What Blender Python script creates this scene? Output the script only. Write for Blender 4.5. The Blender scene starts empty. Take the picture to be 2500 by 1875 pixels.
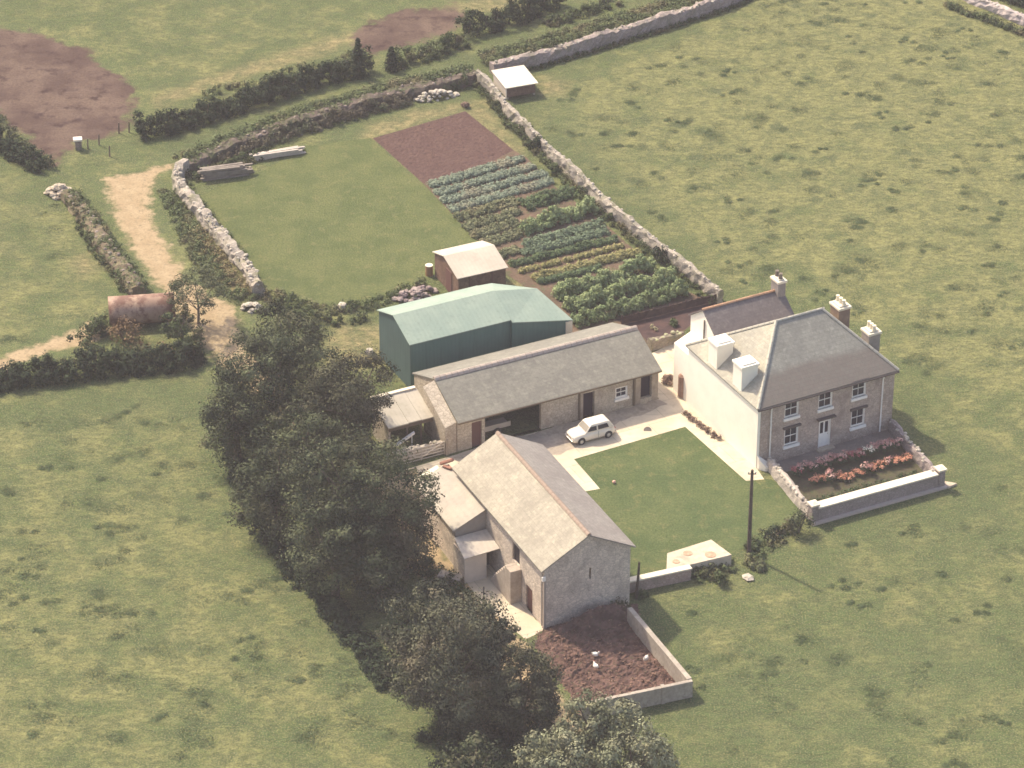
import bpy, math, random
import numpy as np
from mathutils import Vector, Matrix

SC = bpy.context.scene
COL = SC.collection
rng = np.random.default_rng(11)
random.seed(11)
rad = math.radians

# ------------------------------------------------------------------ camera
DEP = rad(31.0); FOC = 8000.0; RNG = 242.0          # look-down angle, focal length in photo pixels, metres to the yard
CAM = Vector((0, -RNG * math.cos(DEP), RNG * math.sin(DEP)))
cd = bpy.data.cameras.new('camera'); cam = bpy.data.objects.new('camera', cd); COL.objects.link(cam)
cam.location = CAM; cam.rotation_euler = (math.pi / 2 - DEP, 0, 0)
cd.sensor_width = 36; cd.lens = 36 * FOC / 2500; cd.clip_start = 1; cd.clip_end = 6000
SC.camera = cam
# ------------------------------------------------------------------ world, sun, exposure
SUN_AZ, SUN_EL = 137.0, 48.0                         # azimuth measured from +x towards +y
w = bpy.data.worlds.new("World"); SC.world = w; w.use_nodes = True
nt = w.node_tree; bg = nt.nodes['Background']
sky = nt.nodes.new('ShaderNodeTexSky'); sky.sky_type = 'NISHITA'; sky.sun_disc = False
sky.sun_elevation = rad(SUN_EL); sky.sun_rotation = rad(90 - SUN_AZ); sky.dust_density = 3.0; sky.air_density = 1.0
tint = nt.nodes.new('ShaderNodeMix'); tint.data_type = 'RGBA'; tint.blend_type = 'MULTIPLY'; tint.inputs[0].default_value = 1; tint.inputs[7].default_value = (1.0, .92, .865, 1)
nt.links.new(sky.outputs[0], tint.inputs[6]); nt.links.new(tint.outputs[2], bg.inputs[0]); bg.inputs[1].default_value = 0.15
sd = bpy.data.lights.new('sun', 'SUN'); sun = bpy.data.objects.new('sun', sd); COL.objects.link(sun)
sd.energy = 3.05; sd.angle = rad(2.0); sd.color = (1.0, 0.89, 0.68)
S = Vector((math.cos(rad(SUN_AZ)) * math.cos(rad(SUN_EL)), math.sin(rad(SUN_AZ)) * math.cos(rad(SUN_EL)), math.sin(rad(SUN_EL))))
sun.rotation_euler = S.to_track_quat('Z', 'Y').to_euler(); sun.location = (0, 0, 160)
vs = SC.view_settings; vs.view_transform = 'Standard'; vs.look = 'None'; vs.gamma = 1; vs.exposure = 1.14
SC.render.engine = 'CYCLES'
SC.cycles.max_bounces = 5; SC.cycles.diffuse_bounces = 3; SC.cycles.glossy_bounces = 2
SC.cycles.transparent_max_bounces = 4; SC.cycles.volume_bounces = 0; SC.cycles.transmission_bounces = 2
SC.cycles.pixel_filter_type = 'BLACKMAN_HARRIS'; SC.cycles.filter_width = 1.6

# ------------------------------------------------------------------ plan readings: a sight line of the survey photo met with a level plane
FW = Vector((0, math.cos(DEP), -math.sin(DEP))); UP = Vector((0, math.sin(DEP), math.cos(DEP)))
def ray(x, y): return FW * FOC + Vector((1, 0, 0)) * (x - 1250) + UP * (937.5 - y)
def G(x, y, z=0.0):
    d = ray(x, y); return CAM + d * ((z - CAM.z) / d.z)
def reg(ox, oy, s): return lambda x, y, z=0.0: G(ox + x * s, oy + y * s, z)
D = reg(0, 0, 1.1302)
Z1, Z2, Z3, Z5, Z6, Z7, Z8 = (reg(a, b, .31646) for a, b in ((0, 0), (600, 0), (1200, 0), (0, 450), (600, 450), (1200, 450), (1600, 650)))
Z1b = reg(900, 850, .18083); Z2b = reg(1250, 850, .2037); Z3b = reg(1000, 1100, .27125); Z4b = reg(1250, 1400, .22604)
Z5b = reg(1500, 1100, .27125); Z6b = reg(1800, 950, .27125)
class Frame:
    """local plan axes of one building: u along the front, v away from the viewer, z up"""
    def __init__(s, o, ang):
        s.o = Vector((o[0], o[1], 0)); s.a = ang; a = rad(ang)
        s.U = Vector((math.cos(a), math.sin(a), 0)); s.V = Vector((-math.sin(a), math.cos(a), 0))
    def __call__(s, u, v, z=0.0): return s.o + s.U * u + s.V * v + Vector((0, 0, z))
    def inv(s, p): d = Vector(p) - s.o; return d.dot(s.U), d.dot(s.V)

# ------------------------------------------------------------------ materials
MATS = {}
def rgb(c): return (c[0], c[1], c[2], 1)
class NT:
    def __init__(s, name):
        s.m = bpy.data.materials.new(name); s.m.use_nodes = True; s.t = s.m.node_tree; s.t.nodes.clear()
        s.out = s.n('ShaderNodeOutputMaterial'); s.b = s.n('ShaderNodeBsdfPrincipled'); s.l(s.b.outputs[0], s.out.inputs[0])
        s.pos = s.n('ShaderNodeNewGeometry').outputs['Position']
    def n(s, k, **kw):
        x = s.t.nodes.new(k)
        for a, b in kw.items(): setattr(x, a, b)
        return x
    def l(s, a, b): s.t.links.new(a, b)
    def noise(s, scale, detail=3, rough=.55, vec=None, dist=0.0):
        x = s.n('ShaderNodeTexNoise'); x.inputs['Scale'].default_value = scale; x.inputs['Detail'].default_value = detail
        x.inputs['Roughness'].default_value = rough; x.inputs['Distortion'].default_value = dist
        s.l(vec or s.pos, x.inputs['Vector']); return x.outputs['Fac']
    def step(s, v, a, b, lo=0.0, hi=1.0):
        x = s.n('ShaderNodeMapRange', interpolation_type='SMOOTHSTEP'); x.inputs[1].default_value = a; x.inputs[2].default_value = b
        x.inputs[3].default_value = lo; x.inputs[4].default_value = hi; s.l(v, x.inputs[0]); return x.outputs[0]
    def math(s, op, a, b=0.0):
        x = s.n('ShaderNodeMath', operation=op)
        for i, v in enumerate((a, b)):
            if isinstance(v, (int, float)): x.inputs[i].default_value = v
            else: s.l(v, x.inputs[i])
        return x.outputs[0]
    def mix(s, f, a, b):
        x = s.n('ShaderNodeMix', data_type='RGBA')
        for i, v in ((0, f), (6, a), (7, b)):
            if isinstance(v, (int, float)): x.inputs[i].default_value = v
            elif isinstance(v, tuple): x.inputs[i].default_value = rgb(v)
            else: s.l(v, x.inputs[i])
        return x.outputs[2]
    def mapping(s, rot=0.0, scale=(1, 1, 1)):
        x = s.n('ShaderNodeMapping'); x.inputs['Rotation'].default_value[2] = rad(rot); x.inputs['Scale'].default_value = scale
        s.l(s.pos, x.inputs[0]); return x.outputs[0]
    def attr(s, name):
        x = s.n('ShaderNodeAttribute'); x.attribute_name = name; return x.outputs['Fac']
    def bump(s, h, strength=.5, dist=.1):
        x = s.n('ShaderNodeBump'); x.inputs['Strength'].default_value = strength; x.inputs['Distance'].default_value = dist
        s.l(h, x.inputs['Height']); s.l(x.outputs[0], s.b.inputs['Normal'])
    def done(s, col, rough=.9, spec=.2):
        if isinstance(col, tuple): s.b.inputs['Base Color'].default_value = rgb(col)
        else: s.l(col, s.b.inputs['Base Color'])
        s.b.inputs['Roughness'].default_value = rough; s.b.inputs['Specular IOR Level'].default_value = spec
        return s.m
def m_mottle(name, c1, c2, scale=1.0, c3=None, fine=8.0, bump=.3, bd=.05, rough=.9, spec=.15, lo=.38, hi=.62):
    if name in MATS: return MATS[name]
    t = NT(name); a = t.step(t.noise(scale, 4), lo, hi); col = t.mix(a, c1, c2)
    if c3: col = t.mix(t.step(t.noise(scale * 3.1, 3), .52, .68), col, c3)
    f = t.noise(fine, 3); col = t.mix(t.step(f, .3, .7, 0, .35), col, tuple(x * .55 for x in c1))
    t.bump(f, bump, bd); MATS[name] = t.done(col, rough, spec); return MATS[name]
def m_stone(name, c1, c2, c3, scale=3.0, rot=0.0, mortar=.6):
    """rubble masonry: cells of slightly different stones between pale or dark joints"""
    if name in MATS: return MATS[name]
    t = NT(name); vec = t.mapping(rot, (1, 1, 1.5))
    v = t.n('ShaderNodeTexVoronoi'); v.inputs['Scale'].default_value = scale; t.l(vec, v.inputs['Vector'])
    sp = t.n('ShaderNodeSeparateColor'); t.l(v.outputs['Color'], sp.inputs[0])
    e = t.n('ShaderNodeTexVoronoi', feature='DISTANCE_TO_EDGE'); e.inputs['Scale'].default_value = scale; t.l(vec, e.inputs['Vector'])
    col = t.mix(sp.outputs[0], c1, c2); col = t.mix(t.step(t.noise(.9, 4), .45, .7), col, c3)
    col = t.mix(t.step(e.outputs['Distance'], .0, .09, mortar, 0), col, tuple(x * .5 for x in c1))
    col = t.mix(t.step(t.noise(9, 3), .45, .75, 0, .4), col, tuple(x * .5 for x in c2))
    t.bump(t.math('ADD', e.outputs['Distance'], t.math('MULTIPLY', t.noise(12, 2), .3)), .6, .06)
    MATS[name] = t.done(col, .95, .1); return MATS[name]
def m_slate(name, rot, c1, c2, c3, k=1.6, low=None):
    """slates laid in courses across the slope, patched with lichen"""
    if name in MATS: return MATS[name]
    t = NT(name); mp = t.mapping(-rot); sx = t.n('ShaderNodeSeparateXYZ'); t.l(mp, sx.inputs[0])
    cb = t.n('ShaderNodeCombineXYZ'); t.l(sx.outputs[0], cb.inputs[0]); t.l(t.math('MULTIPLY', sx.outputs[2], k), cb.inputs[1])
    br = t.n('ShaderNodeTexBrick'); br.inputs['Scale'].default_value = 1.0; br.inputs['Brick Width'].default_value = .42
    br.inputs['Row Height'].default_value = .27; br.inputs['Mortar Size'].default_value = .012
    br.inputs['Color1'].default_value = (1, 1, 1, 1); br.inputs['Color2'].default_value = (.88, .88, .89, 1); br.inputs['Mortar'].default_value = (.72, .72, .72, 1)
    t.l(cb.outputs[0], br.inputs['Vector'])
    col = t.mix(t.step(t.noise(.55, 5, .65), .36, .64), c1, c2)
    col = t.mix(t.step(t.noise(1.9, 4, .7), .5, .7, 0, .8), col, c3)
    if low:
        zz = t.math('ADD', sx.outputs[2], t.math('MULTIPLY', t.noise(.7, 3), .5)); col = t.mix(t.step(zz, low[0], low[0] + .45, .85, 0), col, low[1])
    mm = t.n('ShaderNodeMix', data_type='RGBA', blend_type='MULTIPLY'); mm.inputs[0].default_value = .8
    t.l(col, mm.inputs[6]); t.l(br.outputs['Color'], mm.inputs[7])
    col = t.mix(t.step(t.noise(5, 3), .4, .75, 0, .35), mm.outputs[2], tuple(x * .6 for x in c1))
    col = t.mix(t.step(t.noise(3.2, 4, .75), .47, .66, 0, .5), col, tuple(x * .62 for x in c2)); t.bump(t.math('ADD', br.outputs['Fac'], t.noise(9, 2)), .25, .03); MATS[name] = t.done(col, .8, .25); return MATS[name]
def m_leaf(name, c1, c2, c3=None):
    if name in MATS: return MATS[name]
    t = NT(name); g = t.n('ShaderNodeNewGeometry')
    if sum(c2) < .36: kk = 1.0 if sum(c2) < .18 else 1.45; c1 = tuple(x * kk * .72 for x in c1); c2 = tuple(x * kk * .88 for x in c2); c3 = c3 and tuple(x * kk * .85 for x in c3)
    col = t.mix(t.attr('tint'), c1, c2)
    if c3: col = t.mix(t.step(t.noise(.45, 2), .5, .68), col, c3)
    col = t.mix(t.step(g.outputs['Random Per Island'], 0, 1, 0, .28), col, tuple(x * .55 for x in c1))
    MATS[name] = t.done(col, .8, .1); return MATS[name]
def m_sheet_metal(name, c1, c2, rot=0.0, pitch=.35, rust=None, lo=.45, hi=.7, rough=.6):
    """corrugated sheeting"""
    if name in MATS: return MATS[name]
    t = NT(name); mp = t.mapping(-rot)
    wv = t.n('ShaderNodeTexWave', wave_type='BANDS', bands_direction='X', wave_profile='SIN'); wv.inputs['Scale'].default_value = .32 / pitch
    t.l(mp, wv.inputs['Vector'])
    col = t.mix(t.step(t.noise(.5, 4, .6), .35, .65), c1, c2)
    if rust: col = t.mix(t.step(t.noise(.9, 5, .7), lo, hi), col, rust)
    col = t.mix(t.step(t.noise(2.2, 4, .7, t.mapping(-rot, (1.4, 1.4, .12))), .5, .75, 0, .4), col, tuple(x * .6 for x in c1))
    col = t.mix(t.math('MULTIPLY', wv.outputs['Fac'], .08), col, tuple(x * .5 for x in c1))
    t.bump(wv.outputs['Fac'], .15, .02); MATS[name] = t.done(col, rough, .3); return MATS[name]
def m_flat(name, c, rough=.7, spec=.3, metal=0.0):
    if name in MATS: return MATS[name]
    t = NT(name); col = t.mix(t.step(t.noise(3, 3), .35, .7, 0, .25), c, tuple(x * .7 for x in c)); m = t.done(col, rough, spec)
    t.b.inputs['Metallic'].default_value = metal; MATS[name] = m; return m

# ------------------------------------------------------------------ mesh building
class MB:
    def __init__(s): s.v = []; s.f = []
    def poly(s, pts): i = len(s.v); s.v += [tuple(p) for p in pts]; s.f.append(tuple(range(i, i + len(pts)))); return s
    def prism(s, bot, top):
        n = len(bot); i = len(s.v); s.v += [tuple(p) for p in bot] + [tuple(p) for p in top]
        s.f.append(tuple(i + k for k in reversed(range(n)))); s.f.append(tuple(i + n + k for k in range(n)))
        for k in range(n): j = (k + 1) % n; s.f.append((i + k, i + j, i + n + j, i + n + k))
        return s
    def slab(s, pts, t): 
        dz = Vector((0, 0, t)); return s.prism([Vector(p) - dz for p in pts], pts)
    def box(s, fr, u0, u1, v0, v1, z0, z1):
        return s.prism([fr(u0, v0, z0), fr(u1, v0, z0), fr(u1, v1, z0), fr(u0, v1, z0)], [fr(u0, v0, z1), fr(u1, v0, z1), fr(u1, v1, z1), fr(u0, v1, z1)])
    def tube(s, pts, rs, n=8):
        pts = [Vector(p) for p in pts]; i = len(s.v)
        for k, p in enumerate(pts):
            d = (pts[min(k + 1, len(pts) - 1)] - pts[max(k - 1, 0)]).normalized()
            a = d.orthogonal().normalized(); b = d.cross(a)
            r = rs[k] if isinstance(rs, (list, tuple)) else rs
            for q in range(n): t = 2 * math.pi * q / n; s.v.append(tuple(p + a * (r * math.cos(t)) + b * (r * math.sin(t))))
        for k in range(len(pts) - 1):
            for q in range(n): q2 = (q + 1) % n; s.f.append((i + k * n + q, i + k * n + q2, i + (k + 1) * n + q2, i + (k + 1) * n + q))
        s.f.append(tuple(i + q for q in reversed(range(n)))); s.f.append(tuple(i + (len(pts) - 1) * n + q for q in range(n)))
        return s
    def rock(s, c, r, h=None, seed=None):
        """one rough stone: a dented, squashed block with cut corners"""
        h = h or r * .7; i = len(s.v); c = Vector(c); ph = random.random() * 6.28
        for (zz, k) in ((0, .85), (.55, 1.0), (1, .6)):
            for q in range(6):
                t = ph + q * 1.047 + random.uniform(-.2, .2); rr = r * k * random.uniform(.75, 1.15)
                s.v.append((c.x + rr * math.cos(t), c.y + rr * math.sin(t), c.z + h * zz * random.uniform(.85, 1.1)))
        for k in range(2):
            for q in range(6): q2 = (q + 1) % 6; s.f.append((i + k * 6 + q, i + k * 6 + q2, i + k * 6 + 6 + q2, i + k * 6 + 6 + q))
        s.f.append(tuple(i + 12 + q for q in range(6))); return s
class Leaves:
    """many small leaf faces around clump centres; 'tint' varies clump by clump"""
    def __init__(s): s.V = []; s.T = []
    def add(s, C, R, n, size, squash=1.0, tint=None, up=.25):
        C = np.asarray(C, float); R = np.broadcast_to(np.asarray(R, float), (len(C),)); K = len(C)
        tint = rng.random(K) ** 1.3 if tint is None else np.broadcast_to(tint, (K,))
        c = np.repeat(C, n, 0); r = np.repeat(R, n)[:, None]; N = K * n
        d = rng.normal(size=(N, 3)); d /= np.linalg.norm(d, axis=1)[:, None]
        off = d * r * rng.uniform(.35, 1.05, (N, 1)); off[:, 2] *= squash
        nrm = d + rng.normal(size=(N, 3)) * .26 + np.array([0, 0, up]); nrm /= np.linalg.norm(nrm, axis=1)[:, None]
        a = np.cross(nrm, rng.normal(size=(N, 3))); a /= np.linalg.norm(a, axis=1)[:, None]; b = np.cross(nrm, a)
        L = size * rng.uniform(.55, 1.3, (N, 1)); W = L * rng.uniform(.45, .8, (N, 1)); p = c + off
        q = np.stack([p - a * L * .5, p - b * W * .5 + a * L * .05, p + a * L * .5, p + b * W * .5], 1)
        q[:, :, 2] = np.maximum(q[:, :, 2], .01)
        s.V.append(q.reshape(-1, 3)); t = np.clip(np.repeat(tint, n) + rng.normal(size=N) * .07, 0, 1); s.T.append(np.repeat(t, 4)); return s
def tagp(o, label=None, cat=None, group=None, kind=None):
    for k, v in (('label', label), ('category', cat), ('group', group), ('kind', kind)):
        if v: o[k] = v
    return o
def thing(name, loc, label, cat, group=None):
    o = bpy.data.objects.new(name, None); COL.objects.link(o); o.location = Vector(loc); o.empty_display_size = .3
    return tagp(o, label, cat, group)
WORLD = {}
def wloc(o): return WORLD.get(o.name, o.location.copy())
def mk(name, g, mat, parent=None, label=None, cat=None, group=None, kind=None, smooth=False, bevel=0.0, attrs=None):
    me = bpy.data.meshes.new(name)
    if isinstance(g, Leaves):
        V = np.concatenate(g.V); T = np.concatenate(g.T); n = len(V) // 4
    else: V = np.array(g.v, float)
    if parent is not None: org = wloc(parent)
    elif kind == 'structure': org = Vector((0, 0, 0))
    else: org = Vector(((V[:, 0].min() + V[:, 0].max()) / 2, (V[:, 1].min() + V[:, 1].max()) / 2, V[:, 2].min()))
    V = V - np.array(org)
    if isinstance(g, Leaves):
        me.vertices.add(4 * n); me.vertices.foreach_set('co', V.ravel()); me.loops.add(4 * n)
        me.loops.foreach_set('vertex_index', np.arange(4 * n, dtype=np.int32)); me.polygons.add(n)
        me.polygons.foreach_set('loop_start', np.arange(0, 4 * n, 4, dtype=np.int32)); me.polygons.foreach_set('loop_total', np.full(n, 4, dtype=np.int32))
        me.update(); at = me.attributes.new('tint', 'FLOAT', 'POINT'); at.data.foreach_set('value', T.astype(np.float32))
    else:
        me.from_pydata([tuple(v) for v in V], [], g.f); me.update()
        for k, a in (attrs or {}).items():
            at = me.attributes.new(k, 'FLOAT', 'POINT'); at.data.foreach_set('value', np.asarray(a, np.float32))
        if smooth: me.polygons.foreach_set('use_smooth', [True] * len(me.polygons))
    me.materials.append(mat)
    o = bpy.data.objects.new(name, me); COL.objects.link(o)
    if parent is not None: o.parent = parent; WORLD[o.name] = org
    else: o.location = org
    if bevel:
        b = o.modifiers.new('bevel', 'BEVEL'); b.width = bevel; b.segments = 2; b.limit_method = 'ANGLE'
    return tagp(o, label, cat, group, kind)

# ------------------------------------------------------------------ ground: masks of grass types on one sheet
def sdist(P, poly):
    """signed distance of points to a polygon, positive inside"""
    P = np.asarray(P, float)[:, :2]; Q = np.array([(p[0], p[1]) for p in poly]); d = np.full(len(P), 1e9); ins = np.zeros(len(P), bool)
    for i in range(len(Q)):
        a, b = Q[i], Q[(i + 1) % len(Q)]; ab = b - a; ap = P - a
        t = np.clip((ap @ ab) / max(ab @ ab, 1e-9), 0, 1); d = np.minimum(d, np.linalg.norm(ap - t[:, None] * ab, axis=1))
        c = ((a[1] > P[:, 1]) != (b[1] > P[:, 1])); 
        with np.errstate(divide='ignore', invalid='ignore'): xi = (b[0] - a[0]) * (P[:, 1] - a[1]) / (b[1] - a[1] + 1e-12) + a[0]
        ins ^= c & (P[:, 0] < xi)
    return np.where(ins, d, -d)
def pd(*pts): return [D(*p) for p in pts]
def ss(x, a, b): t = np.clip((x - a) / (b - a), 0, 1); return t * t * (3 - 2 * t)
RIGHT_FIELD = pd((1190, 190), (1330, 130), (1600, 10), (1700, -60), (2300, -60), (2300, 900), (2000, 820), (1950, 780), (1700, 590), (1560, 640), (1440, 530), (1330, 430), (1230, 320), (1130, 240))
LOWER_FIELD = pd((-120, 900), (430, 850), (520, 1100), (640, 1250), (820, 1450), (900, 1800), (-120, 1800))
UPPER_FIELD = pd((-120, -80), (1000, -80), (980, 40), (780, 100), (400, 200), (280, 260), (200, 290), (90, 200), (-120, 30))
LEFT_FIELD = pd((-100, 330), (90, 380), (200, 520), (300, 680), (200, 700), (-100, 790))
LOW_RIGHT = pd((2080, 1080), (2300, 900), (2300, 1800), (1500, 1800), (1500, 1560), (1400, 1330), (1700, 1220))
LANE_GREEN = pd((330, 360), (330, 330), (500, 265), (800, 185), (900, 150), (1100, 90), (1300, 30), (1330, 45), (1100, 120), (1000, 150), (800, 215), (600, 265), (400, 335), (370, 370))
DRY = [pd((780, 300), (800, 272), (900, 235), (1010, 222), (1050, 215), (1080, 262), (1135, 330), (1100, 335), (1005, 238), (895, 270), (805, 302)),
       pd((700, 725), (740, 700), (830, 705), (830, 790), (740, 800), (700, 775)),
       pd((150, 560), (190, 545), (215, 580), (180, 600)), pd((960, 30), (1010, 0), (1130, 0), (1120, 20)),
       pd((1160, 165), (1230, 175), (1220, 205), (1165, 205)), pd((1010, 600), (1100, 600), (1220, 640), (1100, 640)),
       pd((385, 470), (440, 500), (520, 590), (560, 640), (480, 640), (430, 560)), pd((330, 210), (500, 150), (750, 70), (800, 75), (700, 120), (480, 180), (340, 235))]
GREENER = [pd((1080, 200), (1200, 200), (1400, 420), (1600, 640), (1500, 640), (1300, 430)), pd((1700, 900), (2000, 850), (2212, 1150), (2150, 1250), (1800, 1200)),
           pd((60, 850), (430, 840), (440, 920), (60, 930)), pd((1480, 1500), (1700, 1400), (2212, 1300), (2212, 1500), (1600, 1659))]
def masks(P):
    z = np.zeros(len(P)); yel = z.copy(); tuft = z.copy(); dry = z.copy(); gr = z.copy()
    r = ss(sdist(P, RIGHT_FIELD), -1.5, 2.5); lo = ss(sdist(P, LOWER_FIELD), -2, 4); up = ss(sdist(P, UPPER_FIELD), -1, 2); lf = ss(sdist(P, LEFT_FIELD), -1, 2); lr = ss(sdist(P, LOW_RIGHT), -3, 4)
    far = ss(P[:, 0] + P[:, 1] * .7, 5, 60)
    yel = np.maximum.reduce([r * (.45 + .5 * far), lo * .55, up * .3, lf * .45, lr * .35, z + .22]); tuft = np.maximum.reduce([r, lo * .7, lr * .6, lf * .25])
    for q in DRY: dry = np.maximum(dry, ss(sdist(P, q), -.9, .9))
    gr = np.maximum(gr, .9 * ss(sdist(P, LANE_GREEN), -.8, 1.2))
    for q in GREENER: gr = np.maximum(gr, .55 * ss(sdist(P, q), -3, 3))
    return dict(yel=yel, tuft=tuft, dry=dry, lush=gr)
def grass_nodes(t):
    big = t.noise(.045, 3); med = t.noise(.32, 4, .6); fine = t.noise(2.6, 4, .65, t.mapping(12, (.55, 1.0, 1))); vf = t.noise(9, 2)
    y = t.math('ADD', t.attr('yel'), t.math('ADD', t.math('MULTIPLY', t.math('SUBTRACT', big, .5), .9), t.math('MULTIPLY', t.math('SUBTRACT', med, .5), 3.3)))
    col = t.mix(t.step(y, .0, 1.0), (.084, .116, .043), (.215, .212, .085))
    col = t.mix(t.math('MULTIPLY', t.attr('lush'), .75), col, (.070, .102, .044))
    col = t.mix(t.math('MULTIPLY', t.attr('dry'), t.step(t.noise(.9, 4), .3, .6, .25, .85)), col, (.34, .26, .135))
    col = t.mix(t.step(t.noise(.21, 4, .6), .58, .74, 0, .25), col, (.215, .185, .10))
    v = t.n('ShaderNodeTexVoronoi'); v.inputs['Scale'].default_value = .27; t.l(t.mapping(20, (1, 1.25, 1)), v.inputs['Vector'])
    sp = t.n('ShaderNodeSeparateColor'); t.l(v.outputs['Color'], sp.inputs[0])
    dd = t.math('ADD', v.outputs['Distance'], t.math('MULTIPLY', t.math('SUBTRACT', t.noise(1.3, 3), .5), .55))
    spot = t.math('MULTIPLY', t.step(dd, .10, .30, 1, 0), t.step(sp.outputs[0], .3, .6))
    col = t.mix(t.math('MULTIPLY', t.math('MULTIPLY', spot, t.attr('tuft')), .8), col, (.042, .066, .034))
    col = t.mix(t.step(t.noise(.85, 5, .72, None, .6), .38, .58, .6, 0), col, (.056, .080, .038))
    col = t.mix(t.step(fine, .34, .64, .6, 0), col, (.05, .062, .028)); col = t.mix(t.step(vf, .45, .68, 0, .55), col, (.26, .235, .12))
    col = t.mix(t.step(t.noise(6, 2), .48, .66, 0, .5), col, (.045, .056, .028))
    return col, t.math('ADD', fine, t.math('MULTIPLY', vf, .5))
tg = NT('pasture_grass'); gcol, gh = grass_nodes(tg); tg.bump(gh, .7, .25); M_GRASS = tg.done(gcol, .95, .05)
def grid_mesh(x0, x1, y0, y1, st, keep=None, z=0.0):
    xs = np.arange(x0, x1 + st * .5, st); ys = np.arange(y0, y1 + st * .5, st); X, Y = np.meshgrid(xs, ys); P = np.stack([X.ravel(), Y.ravel()], 1)
    nx = len(xs); i = (np.arange(len(ys) - 1)[:, None] * nx + np.arange(nx - 1)[None, :]).ravel(); F = np.stack([i, i + 1, i + nx + 1, i + nx], 1)
    if keep is not None:
        k = keep(P); F = F[k[F].any(1)]; used = np.unique(F); mp = -np.ones(len(P), int); mp[used] = np.arange(len(used)); F = mp[F]; P = P[used]
    m = MB(); m.v = [(a, b, z) for a, b in P]; m.f = [tuple(int(q) for q in f) for f in F]; return m, P
gm, gp = grid_mesh(-64, 64, -60, 90, .8)
n0 = len(gm.v); gm.v += [(-600, -600, 0), (600, -600, 0), (600, 600, 0), (-600, 600, 0)]
xs = sorted(set(p[0] for p in gp)); ys = sorted(set(p[1] for p in gp)); nx, ny = len(xs), len(ys)
gm.f += [tuple([n0, n0 + 1] + [k for k in reversed(range(nx))]), tuple([n0 + 1, n0 + 2] + [nx * k + nx - 1 for k in reversed(range(ny))]),
         tuple([n0 + 2, n0 + 3] + [nx * (ny - 1) + k for k in range(nx)]), tuple([n0 + 3, n0] + [nx * k for k in range(ny)])]
mk('ground', gm, M_GRASS, kind='structure', attrs={k: np.concatenate([a, np.full(4, .4)]) for k, a in masks(gp).items()})

def soft_sheet(name, polys, z, st, c1, c2, c3, amp=1.3, wid=.35, nz=.8, fine=5.0, tough=0.0, bump=.4, soft_noise=1.1, shrink=0.0):
    """a patch of bare earth on the grass whose edge frays into it"""
    P2 = lambda P: np.maximum.reduce([sdist(P, q) for q in polys])
    al = np.array([(p[0], p[1]) for q in polys for p in q]); mn, mx = al.min(0) - 1.5, al.max(0) + 1.5
    m, P = grid_mesh(mn[0], mx[0], mn[1], mx[1], st, lambda P: P2(P) > -1.2, z)
    t = NT(name + '_surface'); gc, gh = grass_nodes(t)
    e = t.math('ADD', t.attr('edge'), t.math('MULTIPLY', t.math('SUBTRACT', t.noise(soft_noise, 4, .65), .5), amp * 2))
    f = t.step(t.math('SUBTRACT', e, shrink), -wid, wid)
    col = t.mix(t.step(t.noise(nz, 4, .6), .35, .65), c1, c2); col = t.mix(t.step(t.noise(nz * 3, 4, .6), .5, .72), col, c3)
    col = t.mix(t.step(t.noise(fine, 3), .35, .75, 0, .4), col, tuple(x * .5 for x in c1))
    out = t.mix(f, gc, col); t.bump(t.math('ADD', t.noise(fine, 3), t.noise(14, 2)), bump, .12)
    at = masks(P); at['edge'] = P2(P)
    return mk(name, m, t.done(out, .95, .05), kind='structure', attrs=at)
TR = soft_sheet('dirt_track', [pd((215, 385), (232, 430), (250, 490), (290, 550), (322, 600), (360, 660), (400, 700), (435, 765), (520, 752), (523, 700), (510, 655), (470, 640), (410, 600), (375, 545), (340, 490), (325, 430), (338, 398), (350, 378), (395, 348), (330, 358), (285, 372), (235, 378)),
     pd((-60, 785), (0, 768), (100, 735), (190, 693), (235, 690), (250, 715), (230, 732), (180, 748), (110, 765), (0, 802), (-60, 820)),
     pd((430, 750), (522, 735), (640, 850), (800, 1010), (905, 1010), (1000, 985), (1010, 1010), (915, 1035), (900, 1100), (1010, 1240), (1120, 1360), (1210, 1490), (1330, 1680), (1260, 1700), (1140, 1560), (1040, 1420), (920, 1280), (820, 1150), (620, 930), (500, 820))],
     .004, .5, (0.318, 0.237, 0.142), (0.387, 0.297, 0.185), (0.249, 0.194, 0.120), amp=1.5, wid=.4, soft_noise=.8, shrink=.3)
soft_sheet('ploughed_earth', [pd((-60, 40), (0, 62), (60, 68), (120, 85), (185, 103), (215, 140), (262, 165), (292, 200), (278, 272), (235, 295), (178, 305), (145, 330), (115, 358), (0, 245), (-60, 190)),
     pd((760, 80), (800, 45), (850, 28), (975, 10), (1000, 40), (975, 70), (870, 100), (800, 118), (765, 105))], .004, .7, (0.084, 0.055, 0.046), (0.143, 0.101, 0.078), (0.049, 0.029, 0.028), amp=2.4, wid=.5, nz=.22, soft_noise=.55)
def flat(name, pts, z, mat, jitter=0.0):
    m = MB(); P = [Vector((p[0], p[1], z)) for p in pts]
    if jitter:
        Q = []
        for a, b in zip(P, P[1:] + P[:1]):
            n = max(1, int((b - a).length / .6))
            for k in range(n): Q.append(a.lerp(b, k / n) + Vector((random.uniform(-1, 1), random.uniform(-1, 1), 0)) * jitter * (k > 0))
        P = Q
    m.poly(P); return mk(name, m, mat, kind='structure')
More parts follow.
